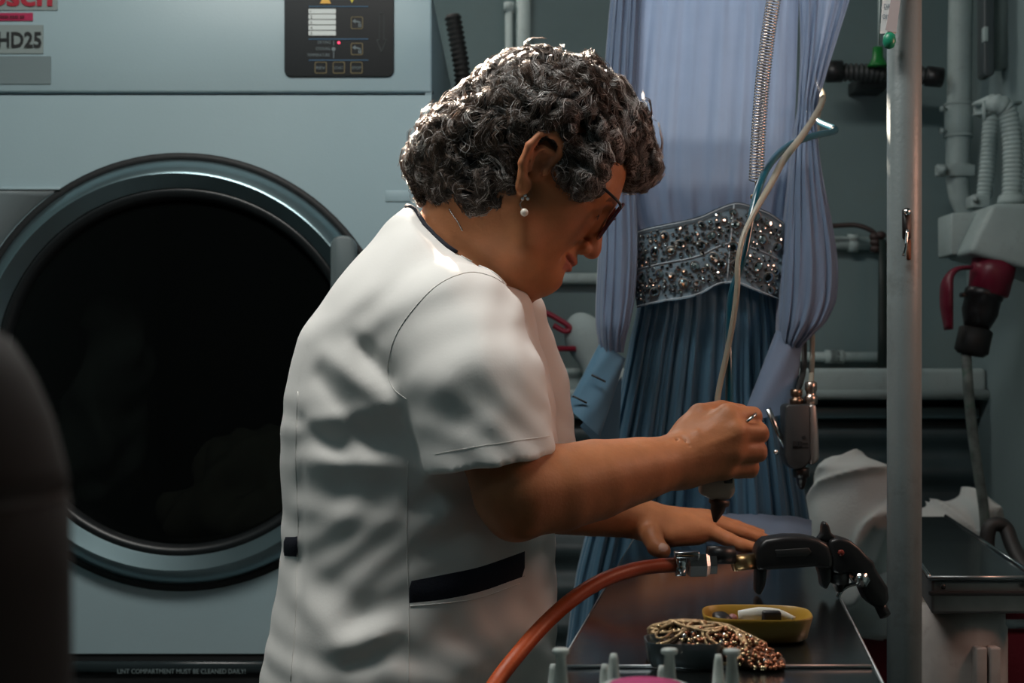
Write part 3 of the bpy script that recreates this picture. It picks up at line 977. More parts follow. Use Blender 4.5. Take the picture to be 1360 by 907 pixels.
for s in (-1, 1):
    B.ellipsoid(H(0.0955, s * 0.0135, -0.0440), (0.0110, 0.0068, 0.0085), HA, 0.005)
    B.ellipsoid(H(0.1000, s * 0.0085, -0.0535), (0.0062, 0.0034, 0.0040), HA, 0.003, 'sub')
    B.ellipsoid(H(0.0930, s * 0.0225, -0.0420), (0.004, 0.003, 0.009), HA, 0.004, 'sub')        # wing crease
    # smile fold
    B.capsule(H(0.0905, s * 0.024, -0.048), H(0.0790, s * 0.036, -0.068), 0.0022, 0.0018, 0.007, 'sub')
    B.capsule(H(0.0975, s * 0.001, -0.0640), H(0.0850, s * 0.021, -0.0635), 0.0046, 0.0028, 0.004)   # upper lip
    B.capsule(H(0.0960, s * 0.001, -0.0750), H(0.0835, s * 0.020, -0.0705), 0.0052, 0.0028, 0.004)   # lower lip
    B.capsule(H(0.1030, s * 0.0, -0.0695), H(0.0840, s * 0.0255, -0.0650), 0.0016, 0.0022, 0.003, 'sub')
B.capsule(H(0.0985, -0.010, -0.0835), H(0.0985, 0.010, -0.0835), 0.004, 0.004, 0.008, 'sub')
# --- ears
for s in (1, -1):
    e = lambda f, u, ds=0.0: H(f, s * (0.0735 + ds), u)
    B.ellipsoid(e(-0.010, 0.006, -0.006), (0.017, 0.010, 0.026), HA, 0.006)
    rim = [(0.004, 0.004, 0.002), (0.008, 0.022, 0.004), (0.002, 0.034, 0.007), (-0.012, 0.037, 0.010), (-0.024, 0.028, 0.012), (-0.028, 0.010, 0.012), (-0.024, -0.010, 0.009), (-0.014, -0.025, 0.006)]
    pr = [e(a, b, c) for a, b, c in rim]
    B.chain(pr, [0.0040, 0.0044, 0.0048, 0.0052, 0.0054, 0.0052, 0.0050, 0.0058], 0.004)
    B.ellipsoid(e(-0.008, -0.030, 0.004), (0.0095, 0.0055, 0.0115), HA, 0.005)
    B.chain([e(-0.002, 0.020, 0.006), e(-0.015, 0.018, 0.007), e(-0.019, 0.004, 0.007), e(-0.012, -0.012, 0.006)], [0.0028, 0.0032, 0.0034, 0.0030], 0.004)
    B.ellipsoid(e(-0.006, 0.002, 0.010), (0.0085, 0.010, 0.0125), HA, 0.003, 'sub')
    B.ellipsoid(e(0.004, -0.003, 0.004), (0.0045, 0.005, 0.007), HA, 0.003)                     # tragus
    B.ellipsoid(e(-0.018, 0.024, 0.012), (0.005, 0.004, 0.007), HA, 0.002, 'sub')
# --- neck and chest core
B.capsule(H(-0.045, 0, -0.035), P(590, 400, 1.755), 0.056, 0.072, 0.03)
B.capsule(H(0.008, 0, -0.085), P(636, 420, 1.752), 0.047, 0.052, 0.03)
B.capsule(P(580, 420, 1.75), P(560, 640, 1.75), 0.10, 0.12, 0.03)
for sgn in (-0.035, 0.035):
    B.capsule(H(-0.020, -sgn * 1.3, -0.06), P(655, 390, 1.75 + sgn * 0.6), 0.010, 0.008, 0.02)   # neck tendons
# --- right arm
SHR, ELR, WRR = P(612, 432, 1.600), P(690, 660, 1.535), P(904, 611, 1.655)
B.capsule(P(580, 440, 1.72), SHR, 0.085, 0.056, 0.03)
B.chain([SHR, SHR.lerp(ELR, .5), ELR + Vector((-0.006, 0, 0.012))], [0.056, 0.052, 0.0435], 0.02)
fa = lambda t, dx=0, dz=0: ELR.lerp(WRR, t) + Vector((dx, 0, dz))
B.chain([ELR, fa(.22), fa(.45), fa(.72), fa(.92), WRR], [0.0440, 0.0480, 0.0450, 0.0370, 0.0310, 0.0300], 0.02)
B.ellipsoid(P(684, 697, 1.53), (0.018, 0.02, 0.013), None, 0.02)            # elbow point
# right hand: back of the hand to the camera, fingers closed round the gun
MC = [P(966, 552, 1.664), P(976, 574, 1.653), P(972, 599, 1.654), P(960, 622, 1.664)]
PI = [P(999, 553, 1.680), P(1007, 574, 1.672), P(1006, 599, 1.673), P(996, 621, 1.680)]
DI = [P(1000, 555, 1.706), P(1009, 577, 1.702), P(1007, 602, 1.702), P(996, 624, 1.706)]
TI = [P(976, 556, 1.716), P(982, 579, 1.715), P(980, 604, 1.715), P(972, 626, 1.715)]
wr = [P(907, 596, 1.655), P(908, 605, 1.648), P(908, 616, 1.648), P(906, 625, 1.656)]
for i in range(4):
    B.capsule(wr[i], MC[i], 0.0185, 0.0140, 0.016)
    B.ellipsoid(MC[i] + Vector((0, -0.001, 0)), (0.0135, 0.0125, 0.0118), None, 0.006)
    rr = (0.0118, 0.0120, 0.0115, 0.0108)[i]
    B.capsule(MC[i], PI[i], rr * 1.10, rr, 0.0045)
    B.capsule(PI[i], DI[i], rr, rr * 0.93, 0.002)
    B.capsule(DI[i], TI[i], rr * 0.93, rr * 0.85, 0.002)
B.capsule(P(918, 575, 1.672), P(955, 590, 1.680), 0.020, 0.016, 0.015)       # palm heel
B.capsule(P(920, 610, 1.676), P(955, 612, 1.682), 0.017, 0.014, 0.015)
B.chain([P(906, 590, 1.668), P(930, 552, 1.680), P(958, 545, 1.700), P(984, 548, 1.708)], [0.017, 0.0145, 0.0120, 0.0105], 0.012)   # thumb
for a, b in ((P(915, 590, 1.634), P(962, 560, 1.651)), (P(915, 600, 1.631), P(970, 580, 1.641)), (P(915, 612, 1.632), P(966, 603, 1.642)), (P(925, 575, 1.640), P(948, 590, 1.639))):
    B.capsule(a, b, 0.0024, 0.0026, 0.005)                                  # tendons and veins
for a, b in ((P(898, 585, 1.632), P(908, 600, 1.626)), (P(905, 580, 1.634), P(916, 598, 1.627))):
    B.capsule(a, b, 0.0016, 0.0012, 0.003, 'sub')                            # wrist creases
# --- left arm, hand flat on the board
SHL, ELL, WRL = P(618, 415, 1.915), P(676, 660, 1.97), P(856, 690, 2.065)
B.capsule(P(590, 440, 1.78), SHL, 0.085, 0.056, 0.03)
B.chain([SHL, SHL.lerp(ELL, .5), ELL], [0.062, 0.052, 0.043], 0.02)
fb = lambda t: ELL.lerp(WRL, t)
B.chain([ELL, fb(.25), fb(.6), fb(.9), WRL], [0.041, 0.043, 0.036, 0.030, 0.0275], 0.02)
ZT = 0.895
def hp(px, py, Y, zmin=0.0):
    p = P(px, py, Y)
    p.z = max(p.z, zmin)
    return p
LM = [hp(936, 702, 2.062), hp(944, 695, 2.088), hp(940, 690, 2.112), hp(930, 688, 2.132)]
LP = [hp(968, 717, 2.052, ZT + .013), hp(985, 707, 2.092, ZT + .013), hp(978, 700, 2.125, ZT + .013), hp(960, 698, 2.155, ZT + .013)]
LD = [hp(985, 724, 2.048, ZT + .011), hp(1004, 713, 2.096, ZT + .011), hp(996, 706, 2.132, ZT + .011), hp(975, 703, 2.165, ZT + .011)]
LT = [hp(1001, 729, 2.046, ZT + .009), hp(1020, 718, 2.100, ZT + .009), hp(1012, 710, 2.138, ZT + .009), hp(988, 707, 2.175, ZT + .009)]
for i in range(4):
    B.capsule(WRL + Vector((0.004, -0.014 + i * 0.010, -0.002)), LM[i], 0.0185, 0.0135, 0.018)
    rr = (0.0105, 0.0108, 0.0104, 0.0094)[i]
    B.chain([LM[i], LP[i], LD[i], LT[i]], [rr * 1.2, rr, rr * 0.93, rr * 0.80], 0.006)
B.chain([hp(862, 700, 2.050), hp(866, 712, 2.020, ZT + .02), hp(872, 726, 2.004, ZT + .014), hp(880, 736, 1.992, ZT + .011)], [0.019, 0.0155, 0.0135, 0.0115], 0.012)
B.capsule(hp(890, 712, 2.045, ZT + .018), hp(925, 712, 2.06, ZT + .018), 0.016, 0.013, 0.015)
B.capsule(hp(890, 700, 2.10, ZT + .02), hp(920, 700, 2.11, ZT + .02), 0.016, 0.013, 0.015)

bv, bf = B.mesh(2, 0.45)
del B
f_, s_, u_ = head_coords(bv)
base = np.array([0.43, 0.175, 0.078])
col = np.tile(base, (len(bv), 1))


def blend(mask, c):
    global col
    m_ = np.clip(mask, 0, 1)[:, None]
    col = col * (1 - m_) + np.array(c) * m_


def gs(a, b, c, r):
    return np.exp(-(((f_ - a) ** 2 + (np.abs(s_) - b) ** 2 + (u_ - c) ** 2) / r ** 2))


blend(0.55 * gs(0.112, 0.0, -0.040, 0.016), (0.46, 0.17, 0.11))
blend(0.40 * gs(0.075, 0.05, -0.035, 0.022), (0.47, 0.18, 0.11))
blend(0.5 * gs(-0.020, 0.085, 0.01, 0.025), (0.46, 0.17, 0.10))
lip = (u_ < -0.0600) & (u_ > -0.0800) & (f_ > 0.0835) & (np.abs(s_) < 0.026)
blend(0.65 * lip.astype(float), (0.33, 0.085, 0.075))
lash = (np.abs(u_ + 0.006) < 0.0020) & (f_ > 0.0825) & (np.abs(np.abs(s_) - 0.030) < 0.012)
blend(0.9 * lash.astype(float), (0.02, 0.012, 0.01))
brow = (np.abs(u_ - 0.021 + 1.5 * (np.abs(np.abs(s_) - 0.032) - 0.006).clip(0) ** 1 * 0.3) < 0.0035) & (f_ > 0.065) & (np.abs(np.abs(s_) - 0.034) < 0.018)
blend(0.75 * brow.astype(float), (0.06, 0.04, 0.03))
# knuckles and fingers a little redder, finger nails of the resting hand paler
for p in PI + LP:
    blend(0.35 * np.exp(-((bv - np.array(p)) ** 2).sum(1) / 0.012 ** 2), (0.45, 0.17, 0.10))
nail_c = np.array(hp(881, 731, 1.985, ZT + .017))
blend(0.9 * (((bv - nail_c) ** 2).sum(1) < 0.0070 ** 2).astype(float), (0.60, 0.40, 0.33))
body = obj('body', (bv, bf), SKIN, person)
vcolor(body, col)

# --- tunic
M_TUNIC = mat('white_cotton', (0.80, 0.79, 0.76), 0.85, spec=0.2, sheen=0.15, var=0.02, vscale=10, bump=0.035, bscale=380)
M_SEAM = mat('tunic_seam', (0.76, 0.75, 0.72), 0.9)
M_NAVY = mat('navy_trim', (0.006, 0.008, 0.018), 0.8, bump=0.2, bscale=400)
YT = 1.75
prof = [  # row, back edge, front edge, half width
    (262, 552, 575, 0.045), (275, 540, 610, 0.062), (290, 522, 640, 0.085), (310, 505, 668, 0.115), (335, 484, 690, 0.135), (365, 458, 700, 0.160),
    (400, 432, 706, 0.184), (440, 404, 714, 0.192), (490, 387, 729, 0.196), (540, 379.5, 738, 0.198), (600, 377, 742, 0.196), (660, 380, 740, 0.192),
    (710, 379, 738, 0.192), (740, 376, 737, 0.194), (790, 369, 739, 0.200), (840, 360, 739, 0.206), (907, 349, 737, 0.212), (980, 338, 738, 0.218), (1030, 334, 738, 0.220)]
rows = np.array(prof, float)
zz = CAMZ - (rows[:, 0] - HOR) * YT / FPX
xb, xf = (rows[:, 1] - 680) * YT / FPX, (rows[:, 2] - 680) * YT / FPX
order = np.argsort(zz)
T = Field((-0.40, 1.46, 0.66), (0.16, 2.08, 1.42), 0.0036)
Z1 = T.ax[2]
def smooth_interp(a):
    v = np.interp(Z1, zz[order], a[order])
    kk = np.ones(9) / 9
    return np.convolve(np.pad(v, 4, mode='edge'), kk, mode='valid')
cx = smooth_interp((xb + xf) / 2)[None, None, :].astype(np.float32)
rx = smooth_interp((xf - xb) / 2)[None, None, :].astype(np.float32)
ry = 0.90 * smooth_interp(rows[:, 3])[None, None, :].astype(np.float32)
X, Y, Z = T.ax[0][:, None, None], T.ax[1][None, :, None], Z1[None, None, :]
ee = 2.35
q = (np.abs((X - cx) / rx) ** ee + np.abs((Y - YT) / ry) ** ee) ** (1 / ee)
T.D = ((q - 1) * np.minimum(rx, ry)).astype(np.float32)
del q
# collar plane: removes everything above the neckline
ca, cb_ = P(538, 271, YT), P(706, 391, YT)
cd = (cb_ - ca).normalized()
cn = Vector((-cd.z, 0, cd.x))
if cn.z < 0:
    cn = -cn
pl = (X - ca.x) * cn.x + (Z - ca.z) * cn.z
pl = pl + 0.40 * np.maximum(np.abs(Y - YT) - 0.045, 0)
T.D = np.maximum(T.D, pl.astype(np.float32))
# sleeves: built on their own, cut at the hem, hollowed, then joined
SL = Field((-0.40, 1.46, 0.66), (0.16, 2.08, 1.42), 0.0036)
SL.chain([P(590, 440, 1.650), P(606, 444, 1.605), P(632, 515, 1.565), P(662, 655, 1.543)], [0.076, 0.0800, 0.0780, 0.0690], 0.012)
def hem_plane(a, b):
    n_ = Vector((-(b - a).z, 0, (b - a).x)).normalized()
    if n_.z > 0:
        n_ = -n_
    return ((X - a.x) * n_.x + (Z - a.z) * n_.z).astype(np.float32)
SL.D = np.maximum(SL.D, hem_plane(P(580, 627, 1.54), P(737, 603, 1.54)))
SL.capsule(P(652, 600, 1.547), P(668, 680, 1.542), 0.0525, 0.0610, 0.002, 'sub')
def join_field(A, C, k):
    e = np.maximum(k - np.abs(A - C), 0) / k
    return np.minimum(A, C) - e * e * k * 0.25
T.D = join_field(T.D, SL.D, 0.022)
SL.D[:] = 0.06
SL.chain([P(600, 412, 1.875), P(640, 430, 1.905), P(678, 520, 1.95), P(708, 655, 1.975)], [0.085, 0.086, 0.080, 0.070], 0.012)
SL.D = np.maximum(SL.D, hem_plane(P(630, 615, 1.98), P(772, 606, 1.98)))
SL.capsule(P(697, 600, 1.972), P(712, 690, 1.975), 0.058, 0.064, 0.002, 'sub')
T.D = join_field(T.D, SL.D, 0.012)
del SL
# folds: raised ridges and hollows on the near side, given in the picture plane at the tunic
folds = [  # x0,y0,x1,y1,width m,amp m
    (432, 470, 530, 545, 0.014, 0.007), (425, 500, 500, 590, 0.012, -0.006), (410, 560, 520, 540, 0.012, 0.006), (405, 585, 540, 575, 0.012, -0.005),
    (400, 610, 530, 618, 0.013, 0.005), (470, 450, 520, 500, 0.010, -0.007), (455, 600, 400, 560, 0.010, -0.004), (400, 650, 520, 640, 0.016, -0.004),
    (400, 680, 530, 690, 0.016, 0.004), (552, 672, 640, 640, 0.012, -0.006), (560, 690, 660, 640, 0.016, 0.006), (570, 730, 650, 690, 0.016, -0.004),
    (460, 830, 530, 790, 0.016, -0.007), (440, 860, 520, 830, 0.014, 0.006), (470, 880, 530, 850, 0.012, -0.005), (400, 760, 480, 800, 0.018, -0.004),
    (395, 800, 470, 850, 0.016, 0.005), (560, 860, 640, 820, 0.020, -0.005), (600, 900, 690, 840, 0.020, 0.005), (650, 780, 720, 850, 0.02, -0.004),
    (397, 560, 395, 900, 0.006, -0.003), (430, 420, 425, 520, 0.02, -0.004), (640, 560, 700, 520, 0.016, 0.003), (560, 520, 640, 470, 0.02, 0.004),
    (540, 545, 590, 490, 0.014, -0.003), (600, 560, 690, 530, 0.014, -0.002), (640, 380, 690, 450, 0.02, -0.004), (690, 440, 720, 540, 0.010, -0.004),
    (560, 440, 610, 400, 0.02, -0.003), (500, 360, 560, 320, 0.03, 0.003)]
Yn = 1.60
for x0, y0, x1, y1, wd, am in folds:
    a, b = P(x0, y0, Yn), P(x1, y1, Yn)
    dx, dz_ = b.x - a.x, b.z - a.z
    L2 = dx * dx + dz_ * dz_
    r = T.region((min(a.x, b.x) - 3 * wd, 1.46, min(a.z, b.z) - 3 * wd), (max(a.x, b.x) + 3 * wd, 1.76, max(a.z, b.z) + 3 * wd))
    if r is None:
        continue
    s, x, y, z = r
    t_ = ((x - a.x) * dx + (z - a.z) * dz_) / L2
    tc_ = np.clip(t_, 0, 1)
    d2 = (x - a.x - tc_ * dx) ** 2 + (z - a.z - tc_ * dz_) ** 2
    fade = np.clip((1.76 - y) / 0.06, 0, 1) * (0.35 + 0.65 * np.sin(math.pi * np.clip(0.12 + 0.76 * tc_, 0, 1)))
    T.D[s] -= (0.85 * am * np.exp(-d2 / wd ** 2) * fade).astype(np.float32)
# soft cloth undulation
T.D += (0.0016 * np.sin(X * 61 + 5 * np.sin(Z * 23) + Y * 30) * np.sin(Z * 47 + 4 * np.sin(X * 19))).astype(np.float32)
# neck opening
T.capsule(H(-0.045, 0, -0.035), P(590, 400, 1.755), 0.060, 0.074, 0.003, 'sub')
T.capsule(H(0.008, 0, -0.085), P(636, 420, 1.752), 0.051, 0.054, 0.003, 'sub')
tv, tf = T.mesh(3, 0.5)
del T
tunic = obj('tunic', (tv, tf), M_TUNIC, person)
TB = BVHTree.FromPolygons([tuple(v) for v in tv], [tuple(int(i) for i in q) for q in tf])
CAM = Vector((0, 0, CAMZ))


def onto(bvh, px, py, lift=0.001):
    d = (P(px, py, 1.0) - CAM).normalized()
    hit, nrm, i, dist = bvh.ray_cast(CAM, d)
    if hit is None:
        return None
    if nrm.dot(d) > 0:
        nrm = -nrm
    return hit + nrm * lift


def seam(pts, r=0.0008, m=M_SEAM, name='seam', n=8, lift=0.0003):
    q = [onto(TB, p.x, p.y, lift) for p in catmull([(a, b, 0) for a, b in pts], n)]
    q = [a for a in q if a is not None]
    if len(q) < 3:
        return None
    runs = [[q[0]]]
    for a in q[1:]:
        if (a - runs[-1][-1]).length < 0.03:
            runs[-1].append(a)
        else:
            runs.append([a])
    out = max(runs, key=len)
    if len(out) < 3:
        return None
    return obj(name, tube(out, r, 6), m, tunic)


seam([(672, 378), (650, 366), (620, 362), (582, 378), (548, 412), (524, 450), (515, 490), (522, 515), (540, 530)], 0.00045)
seam([(542, 612), (541, 660), (540, 700), (541, 740), (543, 800), (543, 850), (543, 906)], 0.0005)
seam([(396, 520), (394, 560), (393, 620), (396, 700), (394, 760), (392, 830), (386, 905)], 0.0006)
seam([(577, 603), (620, 595), (680, 586), (731, 579)], 0.00018, M_TUNIC, name='hem_stitch')
seam([(545, 805), (600, 800), (640, 793), (690, 775)], 0.0007, name='pocket_stitch')


def patch(name, corners, m, nu=16, nv=4, lift=0.0022, par=None):
    """band between an upper and a lower pixel line laid onto the tunic"""
    up, lo = corners
    U = catmull([(a, b, 0) for a, b in up], nu)
    Lw = catmull([(a, b, 0) for a, b in lo], nu)
    V, bad = [], False
    n_ = min(len(U), len(Lw))
    for j in range(nv):
        t_ = j / (nv - 1)
        for i in range(n_):
            p = U[i].lerp(Lw[i], t_)
            edge = (j in (0, nv - 1)) or (i in (0, n_ - 1))
            h_ = onto(TB, p.x, p.y, 0.0 if edge else lift)
            if h_ is None:
                h_ = Vector(V[-1])
            V.append(h_[:])
    return obj(name, (np.array(V), grid_faces(n_, nv)[:, ::-1]), m, par or tunic)


patch('pocket_trim', ([(543.5, 772), (590, 763), (640, 752), (697, 732)], [(543.5, 801), (590, 796), (640, 785), (697, 765)]), M_NAVY)
patch('belt_tab', ([(378, 713), (384, 713), (390, 713), (396, 712)], [(377.5, 738), (384, 739), (390, 739), (396, 740)]), M_NAVY, 6, 5, 0.002)
# back half of the belt strap round the waist
bp = []
for k in range(12):
    a = math.pi * (0.93 - 0.40 * k / 11)          # from the near edge over the back
    zc_ = CAMZ - (725 - HOR) * YT / FPX
    i_ = int(np.argmin(np.abs(Z1 - zc_)))
    bp.append((a, float(cx[0, 0, i_]), float(rx[0, 0, i_]), float(ry[0, 0, i_]), zc_))
# collar trim: rim of the neckline on the back
def rim_at(x, lift):
    for k in range(0, 300):
        h_ = onto(TB, x, 262 + 0.5 * k, lift)
        if h_ is not None and h_.y < 1.735:
            return h_
    return None
ct = [rim_at(x, 0.0006) for x in range(540, 610, 6)]
ct = [c for c in ct if c is not None]
obj('collar_trim', tube(ct, 0.0034, 8), M_NAVY, tunic) if len(ct) > 2 else None
ct2 = [rim_at(x, 0.0002) for x in range(612, 700, 6)]
ct2 = [c for c in ct2 if c is not None]
if len(ct2) > 2:
    obj('neckline_piping', tube(ct2, 0.0012, 8), M_TUNIC, tunic)
# thin chain at the nape
HB = BVHTree.FromPolygons([tuple(v) for v in bv], [tuple(int(i) for i in q) for q in bf])
ch = [onto(HB, x, y, 0.0006) for x, y in ((597, 278), (602, 286), (607, 293), (611, 300), (614, 306))]
ch = [c for c in ch if c is not None]
if len(ch) > 2:
    nk = []
    for a in catmull(ch, 5):
        nk.append(ball(a, 0.0009, 6, 4))
    obj('necklace', join(*nk), M_CHROME, person)

# --- trousers and shoes (below the frame)
M_TROUSER = mat('dark_trousers', (0.02, 0.022, 0.026), 0.85)
Lg = Field((-0.36, 1.52, 0.05), (0.10, 1.99, 0.82), 0.009)
Lg.ellipsoid((-0.125, 1.75, 0.74), (0.155, 0.18, 0.14), None, 0.02)
for s in (-1, 1):
    Lg.chain([(-0.12, 1.75 + s * 0.085, 0.70), (-0.125, 1.75 + s * 0.095, 0.42), (-0.14, 1.75 + s * 0.10, 0.09)], [0.092, 0.068, 0.055], 0.03)
obj('trousers', Lg.mesh(3), M_TROUSER, person)
for s in (-1, 1):
    sh_ = Field((-0.24, 1.75 + s * 0.10 - 0.07, -0.0), (0.12, 1.75 + s * 0.10 + 0.07, 0.12), 0.006)
    y_ = 1.75 + s * 0.10
    sh_.capsule((-0.16, y_, 0.045), (0.05, y_, 0.038), 0.040, 0.035, 0.02)
    sh_.ellipsoid((-0.13, y_, 0.065), (0.05, 0.038, 0.045), None, 0.02)
    obj('shoe', sh_.mesh(2), M_BLACK, person)

# --- earrings
er = onto(HB, 697, 263, 0.002)
if er is not None:
    e_ = obj('earring', join(*[ball(er + Vector(d), 0.0022, 8, 6) for d in ((0, 0, 0.003), (-0.003, 0, -0.001), (0.003, 0, -0.001))]), mat('clear_crystal', (0.85, 0.88, 0.9), 0.08, metal=0.6), person)
    obj('pearl', ball(er + Vector((-0.001, -0.002, -0.017)), 0.0047, 14, 10), mat('pearl', (0.75, 0.70, 0.62), 0.2, coat=0.6), e_)
    obj('ear_hook', tube(catmull([er + Vector((-0.003, 0.002, -0.002)), er + Vector((-0.006, 0, -0.007)), er + Vector((-0.004, -0.001, -0.012)), er + Vector((-0.001, -0.002, -0.013))], 4), 0.0005, 6), M_CHROME, e_)

# --- glasses
M_GFRAME = mat('dark_red_frame', (0.06, 0.010, 0.018), 0.25)
M_LENS = mat('tinted_lens', (0.30, 0.06, 0.10), 0.06, sheer=0.72)
gl = obj('glasses', tube([H(0.1070, -0.011, 0.004), H(0.1105, 0, 0.008), H(0.1070, 0.011, 0.004)], 0.0018, 8), M_GFRAME, person)
for s in (-1, 1):
    rr_ = rrect(0.010, -0.026, 0.062, 0.021, 0.014, 6)
    rp = []
    for a, b in rr_:
        rp.append(H(0.1065 - 0.0050 * (a / 0.062) ** 2 - 0.07 * (0.021 - b) * 0.6, s * a, b))
    obj('lens_rim', tube(rp + [rp[0], rp[1]], 0.0021, 8, cap=False), M_GFRAME, gl)
    c_ = sum(rp, Vector()) / len(rp)
    V = [c_ + EF * 0.0008] + rp
    V2 = [v - EF * 0.0016 for v in V]
    n_ = len(rp)
    F = [(0, 1 + i, 1 + (i + 1) % n_) for i in range(n_)]
    F2 = [(n_ + 1, n_ + 2 + (i + 1) % n_, n_ + 2 + i) for i in range(n_)]
    F3 = [(1 + i, n_ + 2 + i, n_ + 2 + (i + 1) % n_, 1 + (i + 1) % n_) for i in range(n_)]
    obj('lens', (np.array([v[:] for v in V + V2]), F + F2 + F3), M_LENS, gl, angle=30)
    obj('temple_arm', tube(catmull([H(0.1010, s * 0.064, 0.014), H(0.094, s * 0.071, 0.017), H(0.060, s * 0.0775, 0.021), H(0.010, s * 0.0795, 0.030), H(-0.012, s * 0.080, 0.032)], 5), 0.0020, 8, flat=0.8), mat('temple_black', (0.012, 0.010, 0.012), 0.3), gl)

# --- hair
HF = Field((-0.185, 1.52, 1.29), (0.225, 1.90, 1.585), 0.0030)
HC = 1.722
def hb(px, py, Y, rpx, ry_, k=0.018):
    r_ = rpx * Y / FPX
    HF.ellipsoid(P(px, py, Y), (r_, ry_, r_), None, k)
HF.ellipsoid(H(-0.014, 0, 0.050), (0.108, 0.088, 0.086), HA, 0.01)
# free the face, the ears
def quad(X, Y, Z):
    fx_ = (X - HO.x) * EF.x + (Y - HO.y) * EF.y + (Z - HO.z) * EF.z
    ux_ = (X - HO.x) * EU.x + (Y - HO.y) * EU.y + (Z - HO.z) * EU.z
    return np.maximum(ux_ - 0.066, 0.002 - fx_)
HF.apply(quad, (-0.185, 1.52, 1.29), (0.225, 1.90, 1.585), 0.012, 'sub')
for (x, y, Y_, r_, ry_) in ((640, 186, HC, 68, 0.086), (604, 205, HC, 46, 0.074), (572, 203, HC, 24, 0.05), (565, 226, HC, 21, 0.045), (585, 182, HC, 22, 0.05), (610, 240, HC, 38, 0.068), (648, 248, HC - .015, 38, 0.070), (582, 252, HC, 20, 0.04),
                            (600, 266, HC, 20, 0.05), (630, 266, HC - .03, 24, 0.045), (657, 270, HC - .04, 22, 0.035), (678, 270, HC - .045, 18, 0.028), (680, 250, HC - .045, 18, 0.03), (672, 196, HC, 52, 0.086), (668, 228, HC - .04, 26, 0.045),
                            (800, 148, HC + .01, 44, 0.068), (826, 178, HC + .015, 36, 0.062), (845, 205, HC + .02, 26, 0.052), (855, 228, HC + .02, 15, 0.040), (838, 232, HC + .03, 13, 0.03), (760, 122, HC, 44, 0.078), (712, 120, HC, 40, 0.078), (795, 185, HC - .035, 34, 0.035)):
    hb(x, y, Y_, r_, ry_)
# side lock over the temple
for (x, y, r_) in ((746, 203, 19), (755, 220, 19), (764, 236, 17), (775, 246, 14), (757, 243, 10), (770, 257, 7), (788, 206, 22), (772, 206, 24), (790, 224, 15), (785, 243, 10)):
    hb(x, y, 1.650, r_, 0.017, 0.010)
HF.ellipsoid(H(-0.008, 0.094, 0.002), (0.027, 0.034, 0.038), HA, 0.005, 'sub')
X, Y, Z = HF.ax[0][:, None, None], HF.ax[1][None, :, None], HF.ax[2][None, None, :]
wx = X + 0.012 * np.sin(Z * 75 + Y * 40)
wz = Z + 0.012 * np.sin(X * 70 - Y * 55 + 1.0)
HF.D += (0.0040 * np.sin(wx * 135 + 1.3 * np.sin(Y * 90)) * np.sin(wz * 128 + Y * 75) + 0.0018 * np.sin(wx * 290 + wz * 240 + Y * 170)).astype(np.float32)
hv, hf = HF.mesh(2, 0.5)
hm = mat('hair_mass', (0.010, 0.009, 0.009), 0.7, spec=0.25, bump=0.6, bscale=180)
hair = obj('hair', (hv, hf), hm, person)
hn = normals(hv, hf)
HBV = BVHTree.FromPolygons([tuple(v) for v in hv], [tuple(int(i) for i in q) for q in hf])
crown = np.array(H(-0.040, 0.0, 0.135))
# locks: guide strands, each carrying a bundle of hairs
NG, NB, NP = 1500, 12, 17
sel = RNG.choice(len(hv), NG)
g = np.zeros((NG, NP, 3)); gn_ = np.zeros((NG, NP, 3))
p = hv[sel].copy(); nn = hn[sel].copy()
jit = RNG.normal(size=(NG, 3)) * 0.35
step = RNG.uniform(0.0040, 0.0068, NG)
turn = RNG.choice([-1, 1], NG) * RNG.uniform(0.02, 0.26, NG)
back = (p[:, 0] < HO.x)
for k in range(NP):
    away = p - crown
    away /= np.linalg.norm(away, axis=1, keepdims=True) + 1e-9
    swirl = np.stack([np.sin(p[:, 2] * 75 + p[:, 1] * 40), np.sin(p[:, 0] * 70), np.cos(p[:, 0] * 80 + p[:, 2] * 35)], 1)
    d = 0.9 * away + np.array([0.05, 0, -0.45]) + 0.7 * swirl + jit
    d -= (d * nn).sum(1, keepdims=True) * nn
    d /= np.linalg.norm(d, axis=1, keepdims=True) + 1e-9
    # wavy curling of the whole lock
    side = np.cross(nn, d)
    a_ = turn * k + 0.9 * np.sin(0.55 * k + turn * 9)
    d = d * np.cos(a_)[:, None] + side * np.sin(a_)[:, None]
    lift = 0.0008 + 0.0050 * (k / NP) ** 1.5 * (0.5 + 0.5 * np.sin(0.6 * k + turn * 30))[:, None]
    g[:, k] = p + nn * lift
    gn_[:, k] = nn
    p = p + d * step[:, None]
    for i in range(NG):
        loc, nr, fi, di = HBV.find_nearest(Vector(p[i]))
        p[i] = loc
        nn[i] = nr
# flyaways
fly = RNG.random(NG) < 0.10
env = (np.arange(NP) / (NP - 1))
g[fly] += hn[sel][fly][:, None, :] * (0.009 * env[None, :, None] ** 1.6 * RNG.uniform(0.2, 1.3, fly.sum())[:, None, None])
NS = NG * NB
tg = np.gradient(g, axis=1); tg /= np.linalg.norm(tg, axis=2, keepdims=True) + 1e-9
sd = np.cross(tg, gn_); sd /= np.linalg.norm(sd, axis=2, keepdims=True) + 1e-9
up_ = np.cross(sd, tg)
offs = RNG.normal(size=(NG, NB)) * 0.0021
offu = RNG.uniform(-0.0006, 0.0016, (NG, NB))
spread = (0.45 + 0.9 * np.sin(math.pi * env) + 0.5 * env ** 3)
cur = RNG.uniform(0, 6.28, (NG, NB))
ca_ = RNG.uniform(0.0002, 0.0012, (NG, NB))
cf_ = RNG.uniform(0.5, 1.1, (NG, NB))
kk = np.arange(NP)
